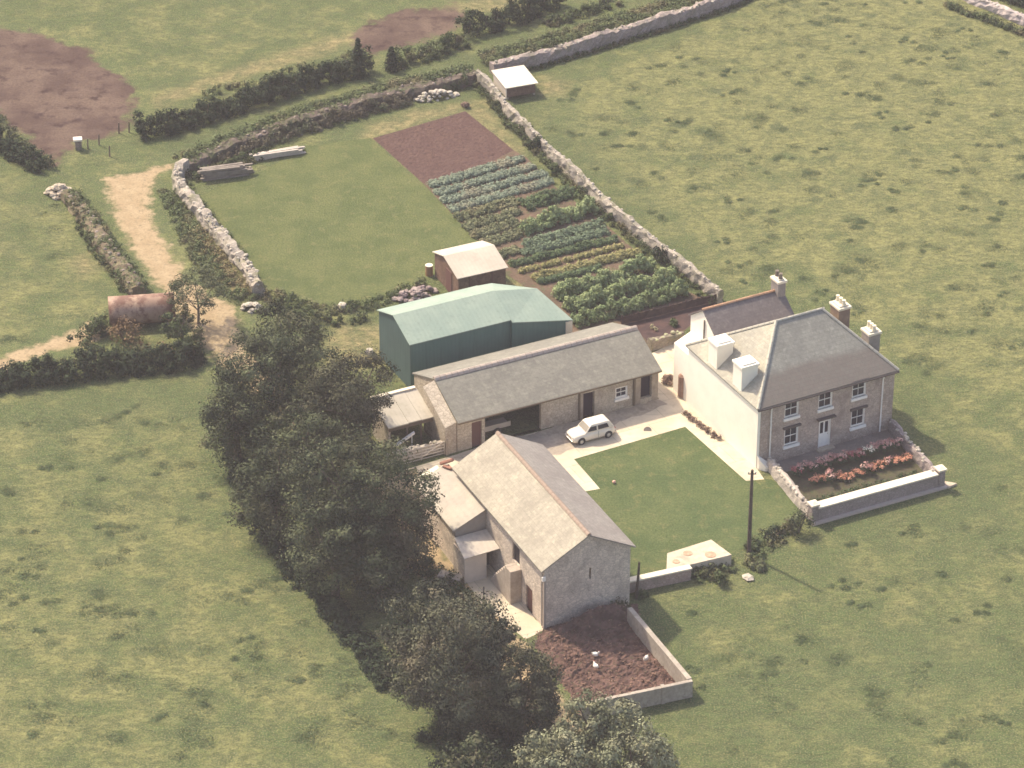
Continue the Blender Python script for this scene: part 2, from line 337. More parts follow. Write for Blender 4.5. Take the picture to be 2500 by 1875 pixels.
def m_lawn(name, c1, c2, c3, stripes=None):
    t = NT(name); col = t.mix(t.step(t.noise(.35, 4, .6), .35, .65), c1, c2); col = t.mix(t.step(t.noise(1.1, 3), .52, .72, 0, .7), col, c3)
    col = t.mix(t.step(t.noise(6, 3), .3, .7, .55, 0), col, tuple(x * .45 for x in c1)); col = t.mix(t.step(t.noise(11, 2), .5, .75, 0, .4), col, (.22, .22, .09)); t.bump(t.noise(7, 3), .6, .15); return t.done(col, .95, .05)
M_LAWN1 = m_lawn('mown_grass_rough', (.088, .112, .044), (.130, .144, .058), (.17, .165, .075))
M_LAWN2 = m_lawn('mown_grass_front', (.076, .108, .045), (.115, .138, .058), (.18, .17, .078))
flat('orchard_lawn', pd((428, 424), (470, 405), (560, 372), (600, 352), (662, 316), (720, 308), (800, 298), (915, 398), (1030, 518), (1060, 560), (930, 600), (850, 640), (740, 662), (660, 662), (580, 630), (540, 590), (480, 530), (440, 450)), .008, M_LAWN1, .12)
M_SOIL = m_mottle('tilled_red_soil', (0.087, 0.048, 0.042), (0.108, 0.063, 0.052), .9, (0.062, 0.034, 0.031), 3.2, .9, .2, lo=.3, hi=.7)
flat('vegetable_soil', pd((805, 299), (1005, 240), (1110, 325), (1135, 338), (1200, 405), (1300, 478), (1400, 566), (1480, 628), (1548, 655), (1478, 715), (1400, 742), (1240, 735), (1180, 650), (1090, 590), (1060, 540), (1020, 508), (915, 398)), .012,
     m_mottle('garden_soil', (.105, .075, .052), (.15, .10, .07), .6, (.10, .10, .05), 5.0, .6, .12))
flat('dug_plot', pd((805, 299), (1005, 241), (1110, 325), (1060, 350), (915, 397)), .016, M_SOIL, .05)
flat('painted_shade_soil', pd((1330, 690), (1548, 652), (1480, 712), (1400, 738), (1370, 712)), .016, m_mottle('shade_soil_colour', (.055, .035, .035), (.085, .05, .045), 1.2))  # patch of soil darkened so its colour carries the shade here
M_CONC = m_mottle('yard_concrete', (.50, .41, .31), (.59, .49, .37), .35, (.42, .34, .26), 3.0, .15, .02, rough=.9)
def m_yard(name, rot, c1, c2, c3):
    t = NT(name); br = t.n('ShaderNodeTexBrick'); br.inputs['Scale'].default_value = 1; br.inputs['Brick Width'].default_value = 3.1; br.inputs['Row Height'].default_value = 2.4; br.inputs['Mortar Size'].default_value = .022; br.inputs['Mortar Smooth'].default_value = .6
    for k, v in (('Color1', 1), ('Color2', .9), ('Mortar', .5)): br.inputs[k].default_value = (v, v, v, 1)
    t.l(t.mapping(-rot), br.inputs['Vector']); col = t.mix(t.step(t.noise(.4, 5, .65), .35, .65), c1, c2); col = t.mix(t.step(t.noise(1.2, 5, .7), .5, .72, 0, .8), col, c3)
    col = t.mix(t.step(t.noise(.8, 4, .6, t.mapping(-rot, (.25, 1.6, 1))), .55, .75, 0, .45), col, tuple(x * .6 for x in c3))
    mm = t.n('ShaderNodeMix', data_type='RGBA', blend_type='MULTIPLY'); mm.inputs[0].default_value = .85; t.l(col, mm.inputs[6]); t.l(br.outputs['Color'], mm.inputs[7]); MATS[name] = t.done(mm.outputs[2], .9, .15); return MATS[name]
M_YARD = m_yard('yard_slabs', 27, (.52, .44, .325), (.62, .53, .395), (.44, .37, .275))
M_CONC2 = m_mottle('old_concrete', (.34, .285, .23), (.44, .365, .28), .4, (.30, .25, .20), 4.0, .2, .02)
H = Frame((17.3, -11.5), 27.5); B = Frame((2.1, -31.2), 25.5); L = Frame((-3.9, -9.4), 26.5); GB = Frame((-7.4, -.9), 26.5)
# yard surfaces
flat('yard', [L(0.5, -.2), L(16.4, 0), L(16.4, 5.2), Z7(1490, 1180), H(1.4, 12.2), H(.3, 9.5), H(0, 0), H(-.3, -1.6), H(-1.55, -1.15), D(1480, 922), D(1240, 992), D(1296, 1056), D(1262, 1062), B(6.4, 13), B(0, 14.6), D(905, 1040), D(900, 1012), L(-4.6, -.5), L(-.2, -.3)], .012, M_YARD)
flat('worn_concrete', [L(1.2, -.1), L(16.3, -.05), L(16.6, -1.0), L(9.6, -2.0), L(7.6, -3.4), L(3.2, -3.6), L(1.0, -2.6)], .016, M_CONC2, .18)
flat('front_lawn', [D(1480, 922), D(1645, 1050), H(-.6, -1.3), H(.15, -1.9), Z6b(600, 1060), Z5b(1650, 740), Z5b(1090, 900), Z5b(1060, 950), Z5b(690, 1075), Z5b(110, 1230), B(6.9, .6), B(6.5, 10), D(1262, 1062), D(1296, 1056), D(1240, 992)], .008, M_LAWN2, .04)
flat('barn_yard', [Z3b(510, 1180), B(-2.4, 9), B(0, 9), B(0, 0), Z3b(1190, 1625), Z3b(1040, 1700), Z3b(800, 1500), Z3b(640, 1390)], .014, M_YARD, .06)
# ------------------------------------------------------------------ general masonry helpers
def rubble_wall(name, path, h, wd, mat, label, cat='stone wall', jit=.09, top=.19, capmat=None, step=.4, cap_every=.34, group=None, hvar=.12):
    path = [Vector((p[0], p[1], 0)) for p in path]; pts = []
    for a, b in zip(path, path[1:]):
        n = max(1, int((b - a).length / step)); pts += [a.lerp(b, k / n) for k in range(n)]
    pts.append(path[-1]); m = MB(); n = 9; i0 = 0
    prof = [(-1, 0), (-.95, .35), (-.85, .7), (-.7, .97), (0, 1.03), (.7, .97), (.85, .7), (.95, .35), (1, 0)]; ph = random.random() * 9
    for k, p in enumerate(pts):
        d = (pts[min(k + 1, len(pts) - 1)] - pts[max(k - 1, 0)]).normalized(); s_ = Vector((-d.y, d.x, 0)); hh = h * (1 + hvar * math.sin(k * .37 + ph) * .7 + random.uniform(-hvar, hvar) * .5)
        for (a, z) in prof: m.v.append(tuple(p + s_ * (a * wd / 2 + random.uniform(-jit, jit)) + Vector((0, 0, max(0, z * hh + random.uniform(-jit, jit) * (z > 0))))))
    for k in range(len(pts) - 1):
        for q in range(n - 1): m.f.append((k * n + q, k * n + q + 1, k * n + n + q + 1, k * n + n + q))
    m.f.append(tuple(range(n))); m.f.append(tuple((len(pts) - 1) * n + q for q in reversed(range(n))))
    root = thing(name, pts[0], label, cat, group)
    mk('wall', m, mat, root)
    if top:
        c = MB(); L_ = 0
        for k in range(len(pts) - 1):
            for _ in range(max(1, int((pts[k + 1] - pts[k]).length / cap_every * (wd / .5)))):
                p = pts[k].lerp(pts[k + 1], random.random()); d = (pts[k + 1] - pts[k]).normalized(); s_ = Vector((-d.y, d.x, 0))
                c.rock(p + s_ * random.uniform(-.38, .38) * wd + Vector((0, 0, h * random.uniform(.86, 1.0))), random.uniform(.5, 1.1) * top, random.uniform(.5, .9) * top)
        mk('capstones', c, capmat or mat, root)
    return root
def along(path, st):
    path = [Vector((p[0], p[1], 0)) for p in path]; out = []
    for a, b in zip(path, path[1:]):
        n = max(1, int((b - a).length / st)); d = (b - a).normalized()
        out += [(a.lerp(b, (k + random.random() * .6) / n), Vector((-d.y, d.x, 0))) for k in range(n)]
    return out
def leafy_strip(path, wd, h, st=.55, rc=.45, n=60, size=.2, z0=0.0, per=3, hv=.35, squash=.9):
    lv = Leaves(); C = []; R = []; ph = random.random() * 9
    for k, (p, s_) in enumerate(along(path, st)):
        hh = h * (1 + hv * math.sin(k * .6 + ph) * .5 + random.uniform(-hv, hv) * .6)
        for _ in range(per):
            a = random.uniform(-1, 1); z = z0 + max(.12, hh * random.uniform(.25, 1) * (1 - .45 * abs(a)) - rc * .4)
            C.append(p + s_ * a * (wd / 2 - rc * .4) + Vector((0, 0, z))); R.append(rc * random.uniform(.7, 1.25))
    lv.add([tuple(c) for c in C], R, n, size, squash); return lv
def bush_leaves(c, r, h, k=9, n=70, size=.17):
    C = []; c = Vector(c)
    for _ in range(k):
        t = random.random() * 6.28; q = math.sqrt(random.random()) * .75
        C.append((c.x + r * q * math.cos(t), c.y + r * q * math.sin(t), c.z + h * (1 - q * q) * random.uniform(.35, .8)))
    return Leaves().add(C, [r * random.uniform(.35, .55) for _ in C], n, size, min(1.1, h / r))
M_STONE = m_stone('lichened_rubble', (.30, .26, .225), (.40, .35, .29), (.21, .20, .13), 3.2)
M_STONE_D = m_stone('hedgebank_stone', (.24, .19, .17), (.30, .25, .21), (.13, .14, .07), 2.6)
M_WALLCAP = m_mottle('pale_field_stone', (.42, .37, .31), (.52, .46, .38), 1.2, (.27, .25, .18), 6)
M_HEDGE = m_leaf('hedge_leaves', (.042, .058, .026), (.085, .105, .045), (.10, .085, .045))
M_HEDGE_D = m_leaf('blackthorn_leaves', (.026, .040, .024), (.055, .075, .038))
M_WEED = m_leaf('weed_leaves', (.075, .10, .042), (.125, .145, .065), (.15, .13, .07))
M_DRYW = m_leaf('dry_stalks', (.20, .16, .08), (.30, .25, .13))
M_PINE = m_leaf('cypress_leaves', (0.017, 0.024, 0.015), (0.110, 0.125, 0.065), (0.091, 0.087, 0.049))
M_ELM = m_leaf('sycamore_leaves', (0.022, 0.027, 0.019), (0.125, 0.126, 0.078), (0.117, 0.101, 0.066))
M_SAGE = m_leaf('sallow_leaves', (.085, .10, .05), (.15, .155, .085))
M_BARK = m_mottle('bark', (.12, .09, .07), (.18, .14, .11), 3.0)

# ------------------------------------------------------------------ field boundaries
p_e = pd((1033, 178), (1062, 205), (1100, 255), (1140, 295), (1190, 342), (1228, 378), (1262, 408), (1300, 448), (1345, 487), (1400, 530), (1452, 572), (1505, 612), (1556, 655))
rubble_wall('garden_wall', p_e, 1.15, .5, M_STONE, 'long pale rubble stone wall running beside the vegetable rows down to the house', capmat=M_WALLCAP, step=.5)
p_f = pd((560, 640), (535, 590), (508, 560), (470, 512), (425, 458), (393, 420), (382, 398), (388, 380), (402, 372))
rubble_wall('lawn_wall', p_f, 1.05, .95, M_STONE, 'broad tumbledown stone wall curving between the dirt track and the large lawn', capmat=M_WALLCAP, step=.45, jit=.12, hvar=.25)
p_c = pd((400, 372), (470, 340), (560, 305), (640, 275), (720, 252), (800, 228), (880, 208), (960, 192), (1030, 172))
bk = rubble_wall('hedge_bank', p_c, .85, 1.5, m_stone('dark_bank_stone', (.10, .075, .065), (.135, .11, .09), (.07, .08, .04), 2.6), 'overgrown dark stone hedge bank behind the large lawn and dug plot', 'hedge bank', capmat=M_STONE_D, cap_every=1.6, jit=.12)
mk('foliage', leafy_strip([p + Vector((-.2, 1.0, 0)) for p in p_c], 2.8, .6, .35, .42, 60, .17, .45, 8), M_WEED, bk)
mk('brambles', leafy_strip([p + Vector((.25, -.9, 0)) for p in p_c[1:7]], 1.9, 1.1, .4, .4, 55, .17, 0, 6), m_leaf('bank_brambles', (.085, .07, .05), (.12, .105, .07), (.08, .095, .05)), bk)
p_d = pd((1062, 160), (1150, 142), (1250, 112), (1350, 82), (1450, 52), (1560, 16), (1640, -20))
bk = rubble_wall('roadside_wall', p_d, 1.15, 1.1, m_stone('purple_rubble', (.27, .22, .205), (.34, .28, .25), (.20, .18, .14), 2.6), 'long purplish stone wall with grassy top along the upper edge of the tufted field', 'stone wall', capmat=M_WALLCAP, cap_every=.8)
mk('foliage', leafy_strip([p + Vector((-.6, 1.7, 0)) for p in p_d], 3.4, .6, .35, .42, 55, .17, .6, 9), M_WEED, bk)
mk('foot_weeds', leafy_strip([p + Vector((.25, -.75, 0)) for p in p_d], .7, .4, .5, .3, 40, .15, 0, 3), M_HEDGE, bk)
mk('gorse', leafy_strip([p + Vector((-.2, .5, 0)) for p in p_d[1:4]], .9, .5, 1.2, .4, 50, .17, 1.2, 2), M_HEDGE, bk)
def hedge(name, path, wd, h, mat, label, per=5, n=75, size=.2, rc=.5, st=.5, cat='hedge', group=None):
    lv = leafy_strip(path, wd, h, st, rc, n, size, 0, per); root = thing(name, path[0], label, cat, group)
    mk('foliage', lv, mat, root); m = MB()
    for p, s_ in along(path, 1.1): m.tube([p, p + Vector((random.uniform(-.3, .3), random.uniform(-.3, .3), h * .7))], [.07, .03], 5)
    mk('stems', m, M_BARK, root); return root
hedge('hedge', pd((292, 292), (350, 285), (430, 262), (520, 232), (600, 208), (680, 180), (760, 160), (800, 150)), 2.6, 2.0, M_HEDGE_D, 'long thick dark hedge beside the green lane left of the two pointed bushes', per=8)
mk('foliage', leafy_strip(pd((440, 215), (560, 180), (680, 150), (770, 120)), 2.2, .9, .7, .45, 45, .2, 0, 3), M_WEED, None, 'pale rough bushes along the far side of the long dark hedge', 'scrub', kind='stuff')
hedge('hedge', pd((1000, 75), (1060, 62), (1120, 45), (1165, 25), (1200, 5)), 2.6, 2.1, M_HEDGE_D, 'short dark hedge at the top of the picture above the white roofed hut', per=7)
hedge('hedge', pd((850, 140), (900, 128), (960, 108), (1010, 92)), 2.6, 1.3, M_HEDGE, 'low brownish green hedge right of the two pointed bushes', per=5)
hedge('hedge', pd((1180, 55), (1260, 30), (1330, 5)), 2.0, .9, M_HEDGE, 'low thin hedge across the lane from the purplish wall at the top', per=3)
hedge('hedge', pd((-30, 300), (20, 330), (60, 352), (100, 370)), 2.2, 1.5, M_HEDGE_D, 'dark square ended hedge below the ploughed earth at the left edge', per=7)
mk('foliage', leafy_strip(pd((-20, 250), (30, 300), (80, 350)), 1.6, .8, .7, .45, 45, .2, 0, 3), M_SAGE, None, 'grey green scrub along the lower edge of the ploughed earth', 'scrub', kind='stuff')
hedge('hedge', pd((-40, 835), (40, 828), (120, 818), (200, 805), (290, 800), (380, 790), (440, 772)), 2.6, 2.0, M_HEDGE_D, 'dark bushy hedge below the rusty barrel shaped tank at the lower edge of the track', per=9)
mk('foliage', leafy_strip(pd((170, 755), (210, 725), (235, 700)), 2.0, 1.8, .6, .5, 60, .2, 0, 4), M_HEDGE, None, 'leafy bramble bush growing against the left end of the rusty tank', 'bramble bush')
mk('foliage', leafy_strip(pd((250, 775), (330, 790), (400, 770), (425, 740)), 1.8, 1.5, .6, .45, 60, .19, 0, 4), M_HEDGE, None, 'olive bramble bush in front of the right end of the rusty tank', 'bramble bush')
mk('foliage', leafy_strip(pd((300, 760), (345, 772), (380, 790)), 1.2, 1.2, .6, .4, 50, .18, 0, 3), m_leaf('bracken', (.16, .10, .055), (.22, .15, .08)), None, 'reddish brown bracken in front of the rusty barrel shaped tank', 'bracken', kind='stuff')
def pointed_bush(px, py, h, r, label):
    b = G(px * 1.1302, py * 1.1302); C = []; R = []
    for k in range(26):
        z = (k + .5) / 26 * h; q = r * (1 - z / h) ** .7; t = k * 2.4; C.append((b.x + q * .5 * math.cos(t), b.y + q * .5 * math.sin(t), z)); R.append(max(.2, q * .6))
    root = thing('pointed_bush', b, label, 'bush'); mk('foliage', Leaves().add(C, R, 70, .19), M_HEDGE_D, root)
    mk('stem', MB().tube([b, b + Vector((0, 0, h * .8))], [.1, .03], 6), M_BARK, root)
pointed_bush(775, 165, 3.6, 1.1, 'taller left one of two pointed dark bushes at the hedge end')
pointed_bush(846, 152, 2.2, .9, 'shorter right one of two pointed dark bushes at the hedge end')
# left lane bank and rubble heap
p_g = pd((150, 432), (190, 480), (225, 540), (265, 590), (300, 640))
g_ = rubble_wall('lane_bank', p_g, .9, 1.3, m_mottle('bank_earth', (.16, .12, .085), (.20, .17, .10), 1.2, (.11, .12, .06)), 'low overgrown earth bank along the left side of the dirt track', 'earth bank', top=.2, capmat=M_STONE_D, cap_every=1.6, jit=.15)
mk('foliage', leafy_strip([p + Vector((.15, .1, 0)) for p in p_g], 1.7, .7, .4, .42, 60, .16, .45, 6), M_WEED, g_)
mk('brambles', leafy_strip([p + Vector((-.7, -.5, 0)) for p in p_g[1:]], .8, .6, .7, .35, 50, .16, .1, 2), M_HEDGE, g_)
def heap(name, c, rx, ry, h, mat, label, cat, n=60, size=.3, rot=0.0, group=None):
    m = MB(); c = Vector(c); cr, sr = math.cos(rot), math.sin(rot)
    for _ in range(n):
        t = random.random() * 6.28; q = math.sqrt(random.random()); x, y = rx * q * math.cos(t), ry * q * math.sin(t)
        m.rock(c + Vector((x * cr - y * sr, x * sr + y * cr, max(0, h * (1 - q * q) - .1 + random.uniform(-.08, .08)))), size * random.uniform(.6, 1.3))
    return mk(name, m, mat, None, label, cat, group)
heap('rubble_heap', D(128, 420), 1.1, .8, .8, m_mottle('buff_rubble', (.42, .34, .26), (.50, .42, .32), 1.5), 'pale heap of rubble at the top end of the lane bank', 'rubble heap', 55, .3)
heap('rubble_heap', D(895, 640), 1.9, .8, .6, m_mottle('mauve_rubble', (.20, .15, .15), (.38, .31, .28), 1.8), 'mauve and grey rubble heap left of the brown shed', 'rubble heap', 80, .26, rad(30))
heap('rubble_heap', D(545, 668), .9, .6, .5, M_WALLCAP, 'small pale stone heap where the lawn wall meets the trees', 'rubble heap', 30, .25)
heap('rubble_heap', D(940, 212), 2.0, .6, .7, M_WALLCAP, 'pale loose stones spilling from the bank behind the dug plot', 'rubble heap', 60, .24, rad(20))
def plank_pile(px, py, ang, Lh, n, mat, label, wdt=.9):
    o = Frame(D(px, py), ang); m = MB()
    for k in range(n):
        a = random.uniform(-.35, .35); v = (k % 4) * wdt / 4; z = (k // 4) * .14; f = Frame(o(-Lh / 2 + random.uniform(-.3, .3), v), ang + random.uniform(-3, 3)); m.box(f, 0, Lh * random.uniform(.8, 1), 0, wdt / 4 - .03, z + .02, z + .13)
    mk('timber_pile', m, mat, None, label, 'timber pile')
plank_pile(492, 385, 17, 4.2, 26, m_mottle('weathered_timber', (.20, .17, .145), (.28, .24, .20), 2), 'dark weathered timber pile in the upper left corner of the large lawn', 1.0)
plank_pile(608, 340, 20, 4.6, 14, m_mottle('bleached_timber', (.48, .42, .36), (.56, .49, .42), 2), 'pale bleached boards lying beside the bank at the lawn edge', .8)
# small stone gate pier and fence posts at the field gateway
gp_ = D(170, 322); gp2 = thing('gate_pier', gp_, 'short dark gate pier with a white capstone beside the ploughed earth', 'gate pier')
fp = Frame(gp_, 10); mk('pier', MB().box(fp, -.28, .28, -.25, .25, 0, .85), M_STONE_D, gp2, bevel=.03); mk('capstone', MB().box(fp, -.4, .35, -.33, .3, .85, 1.02), m_flat('whitewash', (.75, .68, .58)), gp2, bevel=.02)
for k, (x, y) in enumerate(((190, 322), (214, 313), (237, 338), (257, 288), (279, 338 - 52))):
    b = D(x, y); mk('fence_post', MB().tube([b, b + Vector((.04, 0, 1.0))], [.07, .055], 6), M_BARK, None, 'weathered wooden fence post at the gateway by the ploughed earth', 'fence post', 'fence posts at the field gateway')
# far upper right corner: track wall and dark hedge
rubble_wall('far_wall', pd((2040, -25), (2100, 5), (2150, 25), (2200, 48), (2250, 68)), .8, .8, m_mottle('mauve_stone', (.42, .35, .33), (.52, .44, .40), 1), 'pale stone wall crossing the far upper right corner', 'stone wall', capmat=M_WALLCAP)
hedge('hedge', pd((2040, 10), (2100, 35), (2150, 52), (2230, 80)), 1.0, .5, M_HEDGE, 'low tufty hedge on the field side of the wall in the upper right corner', per=3)
hedge('hedge', pd((2130, -20), (2200, 5), (2260, 22)), 2.2, 1.6, M_HEDGE_D, 'dark hedge beyond the wall in the upper right corner', per=6)
# ------------------------------------------------------------------ walls with openings
def wall_mesh(m, P, s0, s1, z0, z1, ops=(), inset=.2):
    """P(s, z, d): point on a wall, d metres behind its face. Cuts real openings with reveals."""
    us = sorted({s0, s1, *[o[0] for o in ops], *[o[1] for o in ops]}); zs = sorted({z0, z1, *[o[2] for o in ops], *[o[3] for o in ops]})
    for a, b in zip(us, us[1:]):
        for c, d in zip(zs, zs[1:]):
            if any(o[0] - 1e-6 <= a and b <= o[1] + 1e-6 and o[2] - 1e-6 <= c and d <= o[3] + 1e-6 for o in ops): continue
            m.poly([P(a, c, 0), P(b, c, 0), P(b, d, 0), P(a, d, 0)])
    for (a, b, c, d) in ops:
        m.poly([P(a, c, 0), P(a, d, 0), P(a, d, inset), P(a, c, inset)]); m.poly([P(b, c, inset), P(b, d, inset), P(b, d, 0), P(b, c, 0)])
        m.poly([P(a, d, 0), P(b, d, 0), P(b, d, inset), P(a, d, inset)]); m.poly([P(a, c, inset), P(b, c, inset), P(b, c, 0), P(a, c, 0)])
def pbox(m, P, a, b, c, d, i0, i1):
    m.prism([P(a, c, i0), P(b, c, i0), P(b, c, i1), P(a, c, i1)], [P(a, d, i0), P(b, d, i0), P(b, d, i1), P(a, d, i1)])
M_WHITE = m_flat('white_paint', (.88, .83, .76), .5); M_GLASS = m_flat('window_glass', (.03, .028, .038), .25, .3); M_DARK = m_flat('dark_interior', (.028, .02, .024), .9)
M_LINTEL = m_flat('slate_lintel', (.10, .08, .075), .8)
def window(parent, P, a, b, c, d, inset=.14, bars=(1, 1), label=None, lintel=True, sill=True, fw=.1):
    m = MB(); i = inset
    pbox(m, P, a, a + fw, c, d, i - .06, i); pbox(m, P, b - fw, b, c, d, i - .06, i); pbox(m, P, a + fw, b - fw, d - fw, d, i - .06, i); pbox(m, P, a + fw, b - fw, c, c + fw, i - .06, i)
    pbox(m, P, a + fw, b - fw, (c + d) / 2 - .025, (c + d) / 2 + .025, i - .05, i)
    for k in range(bars[0]): x = a + (b - a) * (k + 1) / (bars[0] + 1); pbox(m, P, x - .012, x + .012, c + fw, (c + d) / 2 - .035, i - .04, i); pbox(m, P, x - .012, x + .012, (c + d) / 2 + .035, d - fw, i - .04, i)
    # painted reveal on both jambs
    pbox(m, P, a + .003, a + .02, c, d, .0, i - .06); pbox(m, P, b - .02, b - .003, c, d, .0, i - .06)
    o = mk('window', m, M_WHITE, parent, label)
    g = MB(); g.poly([P(a, c, i - .01), P(b, c, i - .01), P(b, d, i - .01), P(a, d, i - .01)]); mk('pane', g, M_GLASS, o)
    if sill: s_ = MB(); pbox(s_, P, a - .1, b + .1, c - .2, c, -.13, i - .06); mk('sill', s_, M_WHITE, o)
    if lintel: l_ = MB(); pbox(l_, P, a - .14, b + .14, d + .004, d + .16, -.16, .02); mk('lintel', l_, M_LINTEL, o)
    return o
def ridge_tiles(parent, a, b, mat, r=.13, name='ridge_tiles'):
    a, b = Vector(a), Vector(b); n = max(2, int((b - a).length / .45)); m = MB(); d = (b - a).normalized(); s_ = d.cross(Vector((0, 0, 1))).normalized(); u_ = s_.cross(d)
    for k in range(n):
        p = a.lerp(b, k / n); q = a.lerp(b, (k + .94) / n); j = random.uniform(-.012, .012)
        pr = lambda c, e: [c - s_ * r * 1.35 - u_ * r * .45, c - s_ * r * .7 + u_ * r * .35, c + u_ * (r * .62 + j + e), c + s_ * r * .7 + u_ * r * .35, c + s_ * r * 1.35 - u_ * r * .45]
        m.prism(pr(p, 0), pr(q, .01))
    return mk(name, m, mat, parent)
def chimney(parent, fr, u0, u1, v0, v1, z0, z1, body, cap, pots=2, pot=(.62, .40, .26), label=None):
    c = mk('chimney', MB().box(fr, u0, u1, v0, v1, z0, z1 - .22), body, parent, label, bevel=.02)
    mk('cap', MB().box(fr, u0 - .08, u1 + .08, v0 - .08, v1 + .08, z1 - .22, z1 - .04).box(fr, u0 + .1, u1 - .1, v0 + .1, v1 - .1, z1 - .04, z1 + .06), cap, c, bevel=.02)
    for k in range(pots):
        t = (k + .5) / pots; p = fr((u0 + u1) / 2, v0 + (v1 - v0) * t, z1 + .06) if (v1 - v0) >= (u1 - u0) else fr(u0 + (u1 - u0) * t, (v0 + v1) / 2, z1 + .06)
        mk('chimney_pot', MB().tube([p, p + Vector((0, 0, .12)), p + Vector((0, 0, .36)), p + Vector((0, 0, .42))], [.17, .14, .12, .15], 10), m_flat('pot_%.2f' % pot[0], pot), c)
    return c
# ------------------------------------------------------------------ farmhouse
M_FRONT = m_stone('farmhouse_stone', (.41, .325, .27), (.53, .42, .35), (.32, .25, .21), 4.0, 27.5)
tr0 = NT('white_render'); M_RENDER = tr0.done(tr0.mix(tr0.step(tr0.noise(.7, 5, .7), .4, .75, 0, .5), (.90, .835, .71), (.80, .72, .60)), .9, .1); MATS['white_render'] = M_RENDER
M_CREAM = m_flat('cream_cement', (.70, .62, .49), .8)
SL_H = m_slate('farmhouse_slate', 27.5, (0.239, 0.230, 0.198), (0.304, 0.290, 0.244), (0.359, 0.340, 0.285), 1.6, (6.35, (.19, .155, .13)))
SL_HS = m_slate('farmhouse_painted_sun_slate', 117.5, (.31, .29, .24), (.42, .385, .30), (.50, .46, .36), 1.6)  # lighter copy of the house slate, sunlight mixed into its colour
SL_W = m_slate('wing_slate', 27.5, (.165, .14, .135), (.20, .17, .16), (.24, .21, .19), 1.9)
M_ORANGE = m_flat('orange_ridge', (.46, .27, .16), .8); M_LEAD = m_flat('pale_lead', (.42, .39, .32), .8)
hs = thing('farmhouse', H(5.75, 4.6), 'two storey stone farmhouse with hipped slate roof and white rendered side wall', 'house')
W_, DP, EH, RH = 11.35, 9.7, 5.0, 8.45
PF = lambda s, z, d: H(s, d, z)
def hz(zf): # plan position and height of a photographed point on the front wall
    def f(x, y):
        d = ray(1600 + x * .31646, 650 + y * .31646); t = (H.o - CAM).dot(H.V) / d.dot(H.V); p = CAM + d * t; return (p - H.o).dot(H.U), p.z
    return f
hw = hz(0); wins = []
for (cx, cy, wd, ht) in ((1052, 1098, 1.15, 1.35), (1312, 1030, 1.15, 1.35), (1572, 945, 1.15, 1.35), (1048, 1308, 1.15, 1.45), (1562, 1165, 1.15, 1.45)):
    u, z = hw(cx, cy); wins.append((u - wd / 2, u + wd / 2, z - ht / 2, z + ht / 2))
du, dz = hw(1305, 1290); door = (du - .5, du + .5, .12, 2.5)
m = MB(); wall_mesh(m, PF, 0, W_, 0, EH, wins + [door], .22)
m.poly([H(W_, 0, 0), H(W_, DP, 0), H(W_, DP, EH), H(W_, 0, EH)]); m.poly([H(W_, DP, 0), H(0, DP, 0), H(0, DP, EH), H(W_, DP, EH)]); m.poly([H(0, DP, EH), H(0, 0, EH), H(W_, 0, EH), H(W_, DP, EH)])
mk('wall', m, M_FRONT, hs)
mk('rendered_wall', MB().box(H, -.06, .16, -.03, DP + .03, 0, EH - .02), M_RENDER, hs, 'white rendered side wall')
for a in wins: window(hs, PF, *a)
dr = MB(); pbox(dr, PF, door[0] + .07, door[1] - .07, .12, 2.42, .12, .17)
dob = mk('door', dr, M_WHITE, hs, 'white panelled front door with two glazed lights')
g = MB(); [pbox(g, PF, x, x + .26, 1.25, 2.15, .113, .13) for x in (du - .33, du + .07)]; mk('pane', g, M_GLASS, dob)
g = MB(); pbox(g, PF, door[0] + .003, door[0] + .07, .12, 2.497, .03, .2); pbox(g, PF, door[1] - .07, door[1] - .003, .12, 2.497, .03, .2); pbox(g, PF, door[0] + .07, door[1] - .07, 2.42, 2.497, .03, .2); mk('door_frame', g, M_WHITE, dob)
kn = PF(du + .32, 1.1, .08); mk('handle', MB().tube([kn, kn + H.V * .05], [.03, .03], 6), m_flat('brass', (.4, .3, .12), .4), dob)
g = MB(); pbox(g, PF, door[0] - .25, door[1] + .25, 2.55, 2.66, -.28, .02); mk('door_canopy', g, M_LINTEL, hs)
mk('doorstep', MB().box(H, du - .7, du + .7, -.45, -.02, 0, .14), M_CONC2, hs, bevel=.02)
def gutter(parent, fr, u0, u1, v, z, mat): mk('gutter', MB().box(fr, u0, u1, v - .1, v, z - .1, z), mat, parent)
OV = .2
c4 = [H(-OV, -OV, EH - .02), H(W_ + OV, -OV, EH - .02), H(W_ + OV, DP + OV, EH - .02), H(-OV, DP + OV, EH - .02)]; r1, r2 = H(4.15, 4.75, RH), H(8.0, 4.75, RH)
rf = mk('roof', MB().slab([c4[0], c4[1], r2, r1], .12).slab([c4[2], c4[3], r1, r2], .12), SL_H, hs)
mk('hip_slope', MB().slab([c4[3], c4[0], r1], .12), SL_HS, rf, 'end slope of the hipped roof with sunlight painted into its pale slate'); mk('hip_slope', MB().slab([c4[1], c4[2], r2], .12), SL_HS, rf)
for a, b in ((c4[0], r1), (c4[1], r2), (c4[2], r2), (c4[3], r1), (r1, r2)): ridge_tiles(rf, a + Vector((0, 0, .04)), b + Vector((0, 0, .05)), M_LEAD, .095, 'hip_flashing')
gutter(hs, H, -OV, W_ + OV, -OV, EH - .1, M_LINTEL)
for u in (1.0, 10.3):
    mk('downpipe', MB().tube([H(u, -OV - .02, EH - .15), H(u, -.1, EH - .5), H(u, -.1, .1)], .055, 6), M_WHITE, hs)
